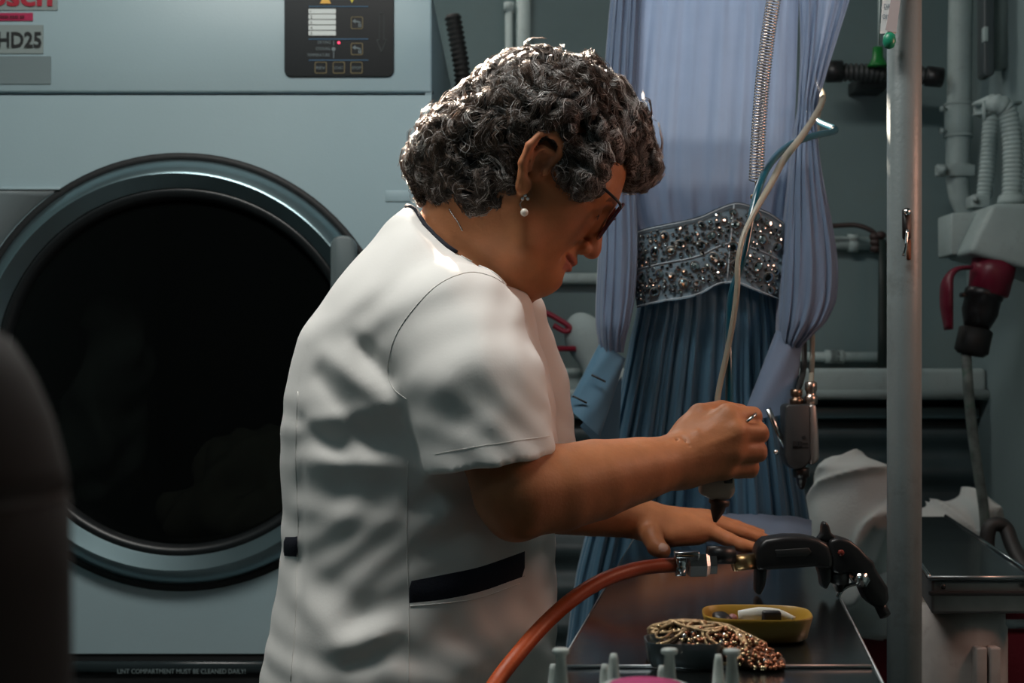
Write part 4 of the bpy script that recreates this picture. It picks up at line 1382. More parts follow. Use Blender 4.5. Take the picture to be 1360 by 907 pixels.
pts = (g[:, None] + sd[:, None] * (offs[:, :, None] * spread + ca_[:, :, None] * np.cos(cur[:, :, None] + cf_[:, :, None] * kk))[..., None]
       + up_[:, None] * (offu[:, :, None] + ca_[:, :, None] * np.sin(cur[:, :, None] + cf_[:, :, None] * kk))[..., None]).reshape(NS, NP, 3)
b1 = np.repeat(sd, NB, axis=0); b2n = np.repeat(up_, NB, axis=0)
rad = RNG.uniform(0.00022, 0.00050, NS)
V = np.zeros((NS, NP, 3, 3))
tp_ = 1 - 0.65 * env[None, :] ** 2
for c in range(3):
    a = 2 * math.pi * c / 3
    V[:, :, c] = pts + (b1 * math.cos(a) + b2n * math.sin(a)) * (rad[:, None] * tp_)[:, :, None]
iv = np.arange(NS * NP * 3).reshape(NS, NP, 3)
F = []
for c in range(3):
    c2 = (c + 1) % 3
    F.append(np.stack([iv[:, :-1, c], iv[:, :-1, c2], iv[:, 1:, c2], iv[:, 1:, c]], -1).reshape(-1, 4))
F = np.concatenate(F)
M_STRAND = mat('hair_strand', (0.1, 0.1, 0.1), 0.36, spec=0.8, vcol='tint')
st = obj('hair_strands', (V.reshape(-1, 3), F), M_STRAND, hair)
st['kind'] = 'stuff'
fh, sh2, uh = head_coords(hv[sel])
grey = np.clip(0.26 + 6.0 * (fh - 0.01) - 0.5 * (uh - 0.09).clip(0), 0.12, 0.95)
lockg = (RNG.random(NG) < grey).astype(float)
mix = np.clip(np.repeat(lockg * 0.75, NB) + RNG.random(NS) * 0.25 - 0.02, 0, 1)
isg = RNG.random(NS) < mix
shade = np.where(isg, RNG.uniform(0.22, 0.62, NS), RNG.uniform(0.014, 0.06, NS))
tint = np.stack([shade * 1.04, shade * 1.0, shade * 0.97], 1)
tint[~isg] *= np.array([1.5, 1.0, 0.72])
bk = np.repeat(fh < -0.06, NB)
tint[bk & ~isg] *= 1.7  # brown back strands lightened, putting the warm sunlit rim into their colour
vcolor(st, np.repeat(tint, NP * 3, axis=0))
# ------------------------------------------------------------------ steel spotting board
TD = Vector((0.156, 1.0, 0)).normalized()         # long direction of the board
TN = Vector((TD.y, -TD.x, 0))
ZT = 0.895
def tp(px, py):
    """point on the board surface seen at that pixel"""
    Y = (CAMZ - ZT) * FPX / (py - HOR)
    return P(px, py, Y)
M_BOARD = mat('board_steel', (0.30, 0.345, 0.36), 0.19, metal=1.0, var=0.18, vscale=7, bump=0.035, bscale=70, dirt=(0.30, 0.32, 0.33), dscale=30, damount=0.25)
M_BOARDE = mat('board_edge', (0.34, 0.36, 0.37), 0.35, metal=1.0)
M_EDGE2 = mat('board_side_lip', (0.22, 0.24, 0.25), 0.45, metal=0.8)
L0, R0_ = tp(761, 850.6), tp(1174, 907)
def edge(side, Y):
    base = L0 if side == 0 else R0_
    return Vector((base.x + (Y - base.y) * 0.153, Y, ZT))
def quad_slab(y0, y1, th, z=ZT, inset=0.0, bev=0.003):
    a, b, c, d = edge(0, y0), edge(1, y0), edge(1, y1), edge(0, y1)
    return prism([(a.x + inset, a.y), (b.x - inset, b.y), (c.x - inset, c.y), (d.x + inset, d.y)], z - th, z, bev, axis='z')
table = thing('spotting_board', 'narrow polished steel work board in front of the person', 'table', (0.20, 1.7, 0))
YS = tp(900, 886).y
obj('board_top', quad_slab(YS + 0.001, 2.34, 0.030), M_BOARD, table, smooth=False)
obj('near_plate', quad_slab(1.165, YS - 0.001, 0.030, ZT - 0.001), M_BOARD, table, smooth=False)
a, b = edge(0, YS), edge(1, YS)
obj('seam_strip', tube([a + Vector((0.004, 0, 0.0008)), b + Vector((-0.004, 0, 0.0008))], 0.0016, 8), M_BOARDE, table)
for s in (0, 1):
    a, b = edge(s, 1.17), edge(s, 2.335)
    obj('edge_lip', tube([a + Vector((0, 0, -0.002)), b + Vector((0, 0, -0.002))], 0.0013, 8), M_EDGE2, table)
obj('pedestal', lathe([(0.045, 0.02), (0.045, 0.78), (0.085, 0.84), (0.10, 0.863)], (0.20, 1.75, 0), (0, 0, 1), 28), M_STEEL, table)
obj('foot_plate', box((0.11, 1.50, 0), (0.40, 2.0, 0.022), 0.006), M_STEEL, table)

# ------------------------------------------------------------------ hanging dress
YDR = 2.36
M_CHIF = mat('lilac_chiffon', (0.16, 0.222, 0.33), 0.75, spec=0.2, sheen=0.3, translucent=0.30, sheer=0.10, var=0.04, vscale=20)
M_SKIRT = mat('blue_silk', (0.075, 0.175, 0.265), 0.6, spec=0.3, sheen=0.2, translucent=0.2, var=0.05, vscale=15)
M_BAND = mat('grey_blue_tulle', (0.115, 0.175, 0.22), 0.85, bump=0.5, bscale=500, var=0.12, vscale=40)
dress = thing('evening_dress', 'long pale blue chiffon dress with a crystal bust band hanging over the board', 'dress', P(940, 700, YDR))


def cloth_tube(rows, Y0, depth, pleats, nu=260, nv=60, amp=0.006, seed=1, cap=False, ampv=None, back=True, drift=0.25):
    """flattened cloth tube: rows of (row, left, right[, centre shift]) at distance Y0"""
    rg = np.random.default_rng(seed)
    R = np.array([r[:3] for r in rows], float)
    vv = np.linspace(0, 1, nv)
    yy = np.interp(vv, np.linspace(0, 1, len(R)), R[:, 0])
    def sm(col):
        a_ = np.interp(yy, R[:, 0], R[:, col])
        k_ = np.ones(5) / 5
        return np.convolve(np.pad(a_, 2, mode='edge'), k_, mode='valid')
    xl_, xr_ = sm(1), sm(2)
    dp = depth if np.isscalar(depth) else np.interp(vv, np.linspace(0, 1, len(depth)), depth)
    dp = np.broadcast_to(dp, vv.shape)
    y0 = Y0 if np.isscalar(Y0) else np.interp(vv, np.linspace(0, 1, len(Y0)), Y0)
    y0 = np.broadcast_to(y0, vv.shape)
    u = np.arange(nu) / nu
    th = 2 * math.pi * u
    cxu = -np.cos(th)                       # -1 .. 1 over the front (first half), back over the second
    front = np.sin(th)                      # >0 front
    av = np.ones(nv) if ampv is None else np.interp(vv, np.linspace(0, 1, len(ampv)), ampv)
    freqs = [(pleats, 1.0), (pleats * 1.7, 0.45), (pleats * 0.45, 0.8), (pleats * 2.9, 0.22)]
    phs = rg.uniform(0, 6.28, 8)
    V = np.zeros((nv, nu, 3))
    for j in range(nv):
        arc = np.cumsum(np.sqrt(np.gradient(cxu) ** 2 + (0.3 * np.gradient(front)) ** 2)); arc /= arc[-1]
        w_ = np.zeros(nu)
        for i, (fq, wt) in enumerate(freqs):
            w_ += wt * np.sin(2 * math.pi * round(fq) * arc + phs[i] + drift * (3 * vv[j] + 1.2 * np.sin(4 * vv[j] + phs[i + 4])) * (1 if i % 2 else -1))
        w_ = np.sign(w_) * np.abs(w_) ** 0.8
        px = (xl_[j] + xr_[j]) / 2 + (xr_[j] - xl_[j]) / 2 * np.sign(cxu) * np.abs(cxu) ** 0.85
        Yp = y0[j] - dp[j] * np.sign(front) * np.abs(front) ** 0.7 - amp * av[j] * w_ * (0.25 + 0.75 * np.abs(front))
        px = px + amp * av[j] * w_ * cxu * 300 * (np.abs(cxu) > 0.8) * 0.5
        V[j, :, 0] = (px - 680) * y0[j] / FPX
        V[j, :, 1] = Yp
        V[j, :, 2] = CAMZ - (yy[j] - HOR) * y0[j] / FPX
    F = grid_faces(nu, nv, True)
    return V.reshape(-1, 3), F


# sheer upper part
yoke = obj('chiffon_yoke', cloth_tube([(-70, 824, 1062), (0, 817, 1060), (60, 811, 1058), (130, 804, 1056), (200, 800, 1052), (260, 805, 1046), (300, 816, 1043), (340, 836, 1040)],
                                      YDR, [0.03, 0.045, 0.055, 0.06, 0.06], 21, 300, 56, 0.0024, 3, drift=2.2), M_CHIF, dress)
# skirt
skirt = obj('skirt', cloth_tube([(366, 850, 1032), (410, 847, 1035), (450, 838, 1040), (520, 824, 1046), (600, 806, 1058), (690, 784, 1074), (760, 766, 1080), (860, 752, 1090), (960, 745, 1100)],
                                [2.36, 2.37, 2.40, 2.43, 2.46, 2.48, 2.49], [0.052, 0.06, 0.05, 0.05, 0.06, 0.07], 31, 420, 64, 0.0062, 5, ampv=[0.35, 0.8, 1.0, 1.1, 1.2], drift=0.8), M_SKIRT, dress)
# hem laid on the board
hv_ = []
nu_, nv_ = 60, 14
for j in range(nv_):
    t_ = j / (nv_ - 1)
    for i in range(nu_):
        u_2 = i / (nu_ - 1)
        yb_ = 2.40 - 0.16 * t_ - 0.05 * t_ * math.sin(u_2 * 3.0)
        px_ = 905 + (1078 - 905) * u_2
        zz_ = ZT + 0.004 + 0.020 * (1 - t_) ** 2 + 0.0025 * math.sin(u_2 * 24 + 2 * t_) * (0.4 + 0.6 * t_) - 0.010 * u_2 ** 4
        hv_.append(((px_ - 680) * yb_ / FPX, yb_, max(zz_, ZT + 0.002)))
obj('hem_fold', (np.array(hv_), grid_faces(nu_, nv_)), M_CHIF, dress)

# bust band, curved slab
top = catmull([(831, 313, 0), (850, 305, 0), (875, 299, 0), (905, 293, 0), (930, 287, 0), (952, 277, 0), (972, 269.5, 0), (985, 269, 0), (1004, 275, 0), (1022, 282, 0), (1041, 295, 0)], 5)
bot = catmull([(846, 409, 0), (862, 405, 0), (885, 400, 0), (908, 397, 0), (930, 391, 0), (948, 381, 0), (962, 377, 0), (980, 377, 0), (998, 384, 0), (1015, 391, 0), (1035, 399, 0)], 5)
nb = len(top)
def band_y(u):
    return YDR - 0.078 + 0.030 * abs(2 * (u - 0.55)) ** 2.4
nvb = 14
V = []
for layer in (0, 1):
    for j in range(nvb):
        t_ = j / (nvb - 1)
        for i in range(nb):
            p = top[i].lerp(bot[i], t_)
            u_3 = i / (nb - 1)
            yy_ = band_y(u_3) - (0.004 * math.sin(math.pi * t_) + 0.0025 * (abs(t_ - 0.48) > 0.03)) * (1 - layer) + 0.012 * layer
            V.append(P(p.x, p.y, yy_)[:])
g0 = grid_faces(nb, nvb)[:, ::-1]
n_ = nb * nvb
F = [tuple(q) for q in g0[:, ::-1]] + [tuple(q + n_) for q in g0]
per = [i for i in range(nb)] + [(j + 1) * nb - 1 for j in range(1, nvb)] + [nvb * nb - 1 - i for i in range(1, nb)] + [j * nb for j in range(nvb - 2, 0, -1)]
for k in range(len(per)):
    a, b = per[k], per[(k + 1) % len(per)]
    F.append((a, b, b + n_, a + n_))
band = obj('bust_band', (np.array(V), F), M_BAND, dress)
def bpt(u, v, lift=0.0):
    i = u * (nb - 1); i0 = min(int(i), nb - 2)
    a = top[i0].lerp(top[i0 + 1], i - i0); b = bot[i0].lerp(bot[i0 + 1], i - i0)
    p = a.lerp(b, v)
    return P(p.x, p.y, band_y(u) - 0.0065 - lift)
M_THREAD = mat('tulle_thread', (0.34, 0.42, 0.48), 0.8)
for pts_ in ([(u, 0.50) for u in np.linspace(0.02, 0.98, 30)], [(0.62, v) for v in np.linspace(0.03, 0.97, 10)], [(u, 0.02) for u in np.linspace(0.0, 1, 40)], [(u, 0.98) for u in np.linspace(0.0, 1, 40)]):
    obj('band_stitching', tube([bpt(u, v, 0.0006) for u, v in pts_], 0.0009, 6), M_THREAD, band)
# crystals in settings
M_GEM = mat('rhinestone_glass', (0.46, 0.52, 0.54), 0.06, metal=1.0)
M_SET = mat('dark_setting', (0.10, 0.09, 0.08), 0.45, metal=0.7)
def gem_mesh(segs, name):
    g = lathe([(1.0, 0.0), (0.98, 0.25), (0.62, 0.62), (0.03, 0.66)], (0, 0, 0), (0, -1, 0), segs)
    st_ = lathe([(1.22, -0.05), (1.22, 0.18), (1.02, 0.24)], (0, 0, 0), (0, -1, 0), segs, cap=False)
    v, f, m = join(setm(g, 0), setm(st_, 1))
    return v, f, m
def make_gem_data(segs):
    v, f, m = gem_mesh(segs, 'g')
    me = bpy.data.meshes.new('rhinestone')
    me.from_pydata(np.asarray(v).tolist(), [], f)
    me.materials.append(M_GEM); me.materials.append(M_SET)
    me.polygons.foreach_set('material_index', m)
    me.update()
    return me
GEM_L, GEM_S = make_gem_data(10), make_gem_data(7)
rg = np.random.default_rng(21)
placed = []
def gem(u, v, r, asp, big):
    p = bpt(u, v, 0.0)
    for (q_, rq) in placed:
        if (q_ - p).length < (r + rq) * 1.02:
            return False
    placed.append((p, r))
    o_ = bpy.data.objects.new('rhinestone', GEM_L if big else GEM_S)
    o_.scale = (r * asp, r, r)
    o_.rotation_euler = (rg.uniform(-.25, .25), rg.uniform(0, 3.14), rg.uniform(-.25, .25))
    _link(o_, p, band)
    return True
big_spots = [(0.07, 0.62), (0.035, 0.2), (0.10, 0.35), (0.165, 0.33), (0.22, 0.16), (0.245, 0.36), (0.29, 0.30), (0.335, 0.25), (0.41, 0.12), (0.405, 0.38), (0.36, 0.40), (0.47, 0.32), (0.55, 0.18), (0.53, 0.08), (0.62, 0.12), (0.655, 0.28),
             (0.80, 0.12), (0.77, 0.30), (0.86, 0.36), (0.90, 0.14), (0.645, 0.56), (0.68, 0.78), (0.62, 0.80),
             (0.10, 0.72), (0.14, 0.85), (0.18, 0.63), (0.24, 0.70), (0.30, 0.80), (0.37, 0.62), (0.38, 0.85), (0.43, 0.70), (0.49, 0.62), (0.53, 0.56), (0.56, 0.75), (0.84, 0.70), (0.88, 0.62), (0.92, 0.78), (0.97, 0.66), (0.94, 0.92), (0.965, 0.36)]
for (u, v) in big_spots:
    gem(u, v, rg.uniform(0.0060, 0.0092), rg.uniform(0.72, 0.95), True)
tries = 0
while len(placed) < 265 and tries < 9000:
    tries += 1
    u = rg.uniform(0.015, 0.985)
    v = rg.normal(0.27, 0.09) if rg.random() < 0.5 else rg.normal(0.73, 0.09)
    if 0.68 < u < 0.75 and rg.random() < 0.8:
        continue
    if v < 0.07 or v > 0.93:
        continue
    gem(u, v, rg.uniform(0.0020, 0.0046), rg.uniform(0.8, 1.0), False)

# sleeves
sr = obj('sleeve', cloth_tube([(-70, 1058, 1146), (0, 1062, 1128), (60, 1064, 1108), (110, 1062, 1092), (145, 1060, 1082), (175, 1054, 1084), (230, 1047, 1090), (290, 1041, 1102), (350, 1036, 1111), (400, 1033, 1109), (430, 1031, 1094), (452, 1032, 1070), (462, 1036, 1062)],
                              [2.345, 2.335, 2.325, 2.31, 2.305], [0.03, 0.022, 0.02, 0.035, 0.05, 0.05, 0.025], 13, 160, 70, 0.0032, 9, drift=1.4), M_CHIF, dress)
def cuff(name, ring0, ring1, Y0, Y1, dep, par, seed, m=M_SKIRT):
    """open cuff from the gathered edge (two pixels) to the hem (two pixels)"""
    V = []
    nu_c, nv_c = 40, 14
    for j in range(nv_c):
        t_ = j / (nv_c - 1)
        l = Vector((ring0[0][0], ring0[0][1], 0)).lerp(Vector((ring1[0][0], ring1[0][1], 0)), t_)
        r = Vector((ring0[1][0], ring0[1][1], 0)).lerp(Vector((ring1[1][0], ring1[1][1], 0)), t_)
        for i in range(nu_c):
            th = 2 * math.pi * i / nu_c
            c = l.lerp(r, 0.5 - 0.5 * math.cos(th))
            yy_ = Y0 + (Y1 - Y0) * t_ - dep * math.sin(th) * (0.7 + 0.3 * t_) + 0.0015 * math.sin(th * 5 + t_ * 6 + seed)
            V.append(P(c.x, c.y, yy_)[:])
    return obj(name, (np.array(V), grid_faces(nu_c, nv_c, True)), m, par)
c1 = cuff('cuff', ((1031, 438), (1065, 458)), ((984, 560), (1056, 548)), 2.30, 2.29, 0.030, sr, 1, mat('cuff_lilac', (0.12, 0.17, 0.26), 0.7, sheen=0.3, translucent=0.15))
sl_ = obj('sleeve', cloth_tube([(-70, 818, 856), (0, 811, 852), (60, 806, 850), (140, 800, 846), (230, 797, 842), (300, 796, 846), (350, 794, 846), (400, 791, 842), (430, 791, 836), (452, 794, 830), (468, 797, 828)],
                               [2.34, 2.325, 2.31, 2.285, 2.27, 2.27], [0.02, 0.02, 0.03, 0.035, 0.04, 0.035, 0.022], 11, 140, 56, 0.0030, 12, drift=1.2), M_CHIF, dress)
c2 = cuff('cuff', ((797, 454), (831, 476)), ((752, 540), (797, 580)), 2.265, 2.25, 0.024, sl_, 4)
for x_, y_ in ((795, 502), (770, 530)):
    q_ = P(x_, y_, 2.227)
    obj('buttonhole', tube([q_ + Vector((-0.011, 0, 0.005)), q_ + Vector((0.011, 0, -0.006))], 0.0016, 6), M_GAP, c2)
obj('cuff_lining', join((np.array([P(x, y, Y_)[:] for x, y, Y_ in ((770, 566, 2.29), (826, 500, 2.29), (822, 590, 2.30), (800, 600, 2.30))]), [(0, 1, 2, 3)])), M_SKIRT, sl_, smooth=False)
# hanger and rail above the frame
hz_ = P(0, -66, YDR).z
t = thing('dress_hanger', 'wooden clothes hanger carrying the blue dress, above the picture', 'hanger', P(945, -66, YDR))
hxm = P(945, 0, YDR).x
obj('hanger_bar', tube(catmull([(hxm - 0.17, YDR, hz_ - 0.02), (hxm - 0.08, YDR, hz_ + 0.015), (hxm, YDR, hz_ + 0.03), (hxm + 0.08, YDR, hz_ + 0.015), (hxm + 0.17, YDR, hz_ - 0.02)], 6), 0.009, 10), mat('hanger_wood', (0.25, 0.14, 0.07), 0.5), t)
obj('hanger_hook', tube(catmull([(hxm, YDR, hz_ + 0.035), (hxm, YDR, hz_ + 0.08), (hxm + 0.02, YDR, hz_ + 0.105), (hxm, YDR, hz_ + 0.128), (hxm - 0.02, YDR, hz_ + 0.108)], 6), 0.002, 8), M_CHROME, t)
t = thing('garment_rail', 'steel hanging rail fixed under the ceiling above the dress', 'rail', (0.3, YDR, 2.0))
zr_ = hz_ + 0.112
obj('rail_tube', tube([(-0.15, YDR, zr_), (XR - 0.001, YDR, zr_)], 0.012, 14), M_STEEL, t)
for x_ in (-0.1, 0.9):
    obj('rail_hanger', tube([(x_, YDR, zr_), (x_, YDR, ZC)], 0.008, 10), M_STEEL, t)
# ------------------------------------------------------------------ post with sign
YPO = 1.86
M_POST = mat('post_paint', (0.16, 0.195, 0.20), 0.40, var=0.06, vscale=14, bump=0.12, bscale=160, dirt=(0.05, 0.05, 0.045), dscale=22, damount=0.35)
xpo = P(1201, 0, YPO).x
rpo = 22.5 * YPO / FPX
post = thing('steel_post', 'pale painted round steel post standing right of the board', 'post', (xpo, YPO, 0))
obj('post_tube', tube([(xpo, YPO, 0.0), (xpo, YPO, 1.0), (xpo, YPO, ZC)], rpo, 32), M_POST, post)
obj('base_flange', lathe([(0.045, 0.0), (0.045, 0.012), (0.03, 0.014)], (xpo, YPO, 0), (0, 0, 1), 28), M_POST, post)
lt = obj('latch_plate', pbox(1199, 276, 1210, 318, YPO - rpo - 0.002, 0.004, r=0.004), mat('worn_iron', (0.03, 0.03, 0.03), 0.5, metal=0.5), post)
obj('latch_bolt', lathe([(0.0045, 0), (0.0045, 0.006)], P(1204, 282, YPO - rpo - 0.002), (0, -1, 0), 10), M_CHROME, lt)
obj('latch_hook', tube(catmull([P(1205, 305, YPO - rpo - 0.004), P(1203, 325, YPO - rpo - 0.008), P(1200, 340, YPO - rpo - 0.006)], 4), 0.0022, 8), M_CHROME, lt)
obj('rust_patch', pbox(1204, 318, 1210, 345, YPO - rpo - 0.0004, 0.002, r=0.002), mat('rust', (0.14, 0.06, 0.03), 0.8), post)
arm_z = P(0, -75, YPO).z
obj('overhead_arm', tube(catmull([(xpo, YPO, arm_z), (xpo - 0.08, YPO, arm_z + 0.015), (P(1040, 0, YPO).x - 0.01, YPO, arm_z)], 5), 0.009, 12), M_POST, post)
# paper sign taped to it
sg = thing('paper_notice', 'folded white paper notice with faint print on the pale post', 'notice', P(1185, 45, YPO - 0.04))
Yn_ = YPO - rpo - 0.012
def flat(pp, th=0.0006):
    return prism([xz(x, y, Yn_) for x, y in pp], Yn_, Yn_ + th)
obj('paper_sheet', flat([(1169, 44.5), (1190, 44.5), (1204, -60), (1176, -60)]), mat('paper', (0.80, 0.82, 0.82), 0.85), sg, smooth=False)
fold = obj('paper_fold', prism([xz(x, y, Yn_ - 0.003) for x, y in [(1176, 40), (1190, 43), (1204, -60), (1194, -60)]], Yn_ - 0.003, Yn_ - 0.0024), mat('paper_back', (0.40, 0.40, 0.42), 0.85), sg, smooth=False)
M_PRINT = mat('print_blue_grey', (0.16, 0.22, 0.28), 0.8)
obj('print', text('DIE I', 1174, 11, Yn_ - 0.0008, 6, 12), M_PRINT, sg, smooth=False)
obj('print', text('OIS', 1172, 25, Yn_ - 0.0008, 6, 9), M_PRINT, sg, smooth=False)
t = obj('green_clip', lathe([(0.002, 0), (0.006, 0.002), (0.0085, 0.009), (0.0075, 0.017), (0.004, 0.021)], P(1181, 65, Yn_ + 0.002), (0, 0, 1), 16), mat('clip_green', (0.01, 0.22, 0.12), 0.35), sg)
obj('lanyard', tube([P(1169, -60, Yn_ + .004), P(1168, 60, Yn_ + .004)], 0.0009, 6), M_WHITEPAINT, sg)

# ------------------------------------------------------------------ coil spring and hoses
YSP = 1.86
s0, s1 = P(1037, -55, YSP), P(1004, 240, YSP - 0.02)
spr = thing('coil_spring', 'long steel coil spring hanging in front of the blue dress', 'spring', s1)
nt_, per_ = 76, 10
pts = []
ax = (s1 - s0)
e1 = Vector((0, 1, 0)); e2 = ax.normalized().cross(e1).normalized()
for i in range(nt_ * per_ + 1):
    t_ = i / (nt_ * per_)
    a = 2 * math.pi * i / per_
    bow = Vector((-0.006 * math.sin(math.pi * t_), 0, 0))
    r_ = 0.0092
    pts.append(s0 + ax * t_ + bow + e1 * (math.cos(a) * r_) + e2 * (math.sin(a) * r_))
obj('coil', tube(pts, 0.00085, 5), mat('spring_steel', (0.60, 0.56, 0.52), 0.25, metal=1.0), spr)
obj('top_hook', tube(catmull([s0, s0 + Vector((0.0, 0, 0.012)), (s0.x + 0.001, YSP, arm_z + 0.012), (s0.x - 0.010, YSP, arm_z)], 4), 0.0016, 6), M_CHROME, spr)
lk = obj('end_link', tube(catmull([s1, P(1005, 250, YSP - .02), P(1003, 262, YSP - .025), P(1008, 270, YSP - .03)], 4), 0.0022, 8), M_CHROME, spr)
obj('brass_clip', join(tube(catmull([P(1003, 259, YSP - .03), P(1011, 263, YSP - .036), P(1015, 256, YSP - .03), P(1012, 270, YSP - .03)], 4), 0.0020, 8), box(P(998, 263, YSP - .04), P(1003, 258, YSP - .04) + Vector((0, .012, 0)), 0.001)), M_BRASS, spr)

M_TEAL = mat('teal_hose', (0.003, 0.065, 0.10), 0.28, coat=0.3)
M_BEIGE = mat('beige_hose', (0.38, 0.36, 0.29), 0.35, translucent=0.3)
hose_t = catmull([P(1072, 150, 2.44), P(1090, 163, 2.40), P(1108, 171, 2.30), P(1106, 175, 2.22), P(1082, 180, 2.10), P(1050, 192, 2.0), P(1025, 214, 1.885), P(1010, 243, 1.815), P(1001, 275, 1.790), P(994, 310, 1.775), P(988, 340, 1.765), P(977, 372, 1.76), P(971, 395, 1.757), P(968, 440, 1.75), P(968, 490, 1.735), P(968, 540, 1.727), P(967, 560, 1.722)], 8)
tag(obj('air_hose', tube(hose_t, [0.0050] * 4 + [0.0044] * 3, 12), M_TEAL), 'teal hose looping from behind the dress down to the gun in hand', 'hose')
hose_b = catmull([P(1082, -70, 2.45), P(1082, 60, 2.45), P(1086, 108, 2.43), P(1093, 130, 2.34), P(1083, 153, 2.22), P(1064, 182, 2.03), P(1041, 212, 1.91), P(1024, 244, 1.825), P(1010, 268, 1.785), P(996, 294, 1.770), P(986, 318, 1.757), P(980, 350, 1.745), P(979, 385, 1.738), P(973, 430, 1.733), P(965, 471, 1.728), P(955, 517, 1.718), P(952, 545, 1.708), P(953, 556, 1.706)], 8)
tag(obj('steam_hose', tube(hose_b, [0.0050] * 3 + [0.0036] * 4, 12), M_BEIGE), 'pale beige hose running beside the teal hose to the gun in hand', 'hose')

# ------------------------------------------------------------------ spray guns
M_GUNB = mat('gun_grey', (0.022, 0.025, 0.027), 0.45)
M_GUNS = mat('gun_silver', (0.30, 0.28, 0.27), 0.38, metal=0.9)
M_GUNBEIGE = mat('gun_beige_metal', (0.36, 0.30, 0.25), 0.45, metal=0.3, var=0.1, vscale=50)
gn = thing('spray_gun', 'spray gun with beige metal block and brown tip held in the right hand', 'spray gun', P(955, 660, 1.70))
def lbox(name, px0, py0, px1, py1, Y, dep, m, par, r=0.006):
    return obj(name, prism(rrect(*xz(px0, py1, Y), *xz(px1, py0, Y), r), Y, Y + dep, 0.0015), m, par)
obj('gun_body', prism([xz(x, y, 1.688) for x, y in [(944, 556), (974, 556), (976, 640), (977, 655), (970, 664), (945, 664), (930, 656), (931, 640), (940, 630)]], 1.688, 1.712, 0.004), M_GUNBEIGE, gn)
obj('trigger_slot', pbox(962, 633, 973, 642, 1.686, 0.004, r=0.001), M_BLACK, gn)
ax_t = (P(951, 690, 1.70) - P(957, 662, 1.70))
obj('nozzle', lathe([(0.0125, 0), (0.0125, 0.006), (0.0095, 0.008), (0.0085, 0.014), (0.004, 0.024), (0.002, 0.028)], P(956, 663, 1.70), ax_t, 14), mat('nozzle_brown', (0.07, 0.045, 0.035), 0.45, metal=0.4), gn)
obj('hose_stem', lathe([(0.0062, 0), (0.0062, 0.02)], P(960, 557, 1.716), (0, 0, 1), 12), M_CHROME, gn)
obj('trigger_tip', tube([P(992, 560, 1.652), P(1003, 551, 1.660), P(1004, 549, 1.668)], 0.0017, 6), M_CHROME, gn)

Y2 = 2.205
g2 = thing('spray_gun', 'dark grey spray gun with silver flank hanging beside the dress cuff', 'spray gun', P(1066, 640, Y2))
obj('gun_body', prism([xz(x, y, Y2) for x, y in [(1043, 540), (1047, 537), (1076, 537), (1077, 612), (1068, 622), (1056, 624), (1047, 618), (1043, 605)]], Y2, Y2 + 0.045, 0.003), M_GUNB, g2)
obj('silver_flank', prism([xz(x, y, Y2) for x, y in [(1074, 540), (1078, 536), (1085, 538), (1088, 575), (1089, 610), (1084, 616), (1076, 618)]], Y2 + 0.002, Y2 + 0.043, 0.004), M_GUNS, g2)
obj('printed_mark', join(pbox(1053, 586, 1060, 595, Y2 - 0.0012, .001), pbox(1061, 586, 1065, 595, Y2 - 0.0012, .001), pbox(1066, 588, 1073, 590, Y2 - 0.0012, .001), pbox(1053, 593, 1074, 594.5, Y2 - 0.0012, .001), lathe([(0.003, 0), (0.003, 0.001)], P(1068, 581, Y2 - 0.0012), (0, 1, 0), 10)), M_BLACK, g2, smooth=False)
obj('nozzle', lathe([(0.012, 0), (0.013, 0.004), (0.013, 0.014), (0.009, 0.016), (0.007, 0.026), (0.003, 0.034)], P(1064, 621, Y2 + 0.022), (0.02, 0, -1), 12), M_BLACK, g2)
for x_, yb0, nm in ((1058, 537, 'gland'), (1077, 537, 'gland')):
    hh = 0.024 if x_ == 1058 else 0.036
    obj('hose_fitting', lathe([(0.0105, 0), (0.0105, hh * .35), (0.008, hh * .4), (0.008, hh * .55), (0.0095, hh * .6), (0.0095, hh * .95), (0.006, hh)], P(x_, yb0, Y2 + 0.02), (0, 0, 1), 10), mat('steel_orange_glint', (0.20, 0.13, 0.09), 0.35, metal=1.0) if x_ == 1058 else mat('fitting_steel', (0.36, 0.30, 0.26), 0.3, metal=1.0), g2)  # steel fittings, with an orange reflection put into the base colours
lv = obj('trigger_lever', tube([P(1046, 600, Y2 + .02), P(1034, 575, Y2 + .015), P(1020, 543, Y2 + .01)], 0.005, 8, flat=0.6), M_STEEL, g2)
obj('lever_pin', lathe([(0.004, 0), (0.004, 0.006)], P(1030, 600, Y2 + .005), (0, -1, 0), 10), M_CHROME, g2)
tag(obj('gun_hose', tube(catmull([P(1058, 522, Y2 + .02), P(1063, 508, 2.25), P(1067, 490, 2.33), P(1068, 455, 2.41), P(1064, 300, 2.46), P(1075, 100, 2.46), P(1080, -60, 2.42), P(1080, -120, 2.40)], 5), 0.0048, 10), M_RUBBER), 'black hose above the hanging spray gun', 'hose')
tag(obj('gun_hose', tube(catmull([P(1077, 512, Y2 + .02), P(1078, 490, 2.33), P(1079, 455, 2.41), P(1077, 300, 2.48), P(1090, 100, 2.48), P(1094, -60, 2.42), P(1094, -120, 2.40)], 5), 0.0045, 10), M_BEIGE), 'beige hose rising from the steel fitting of the hanging spray gun', 'hose')

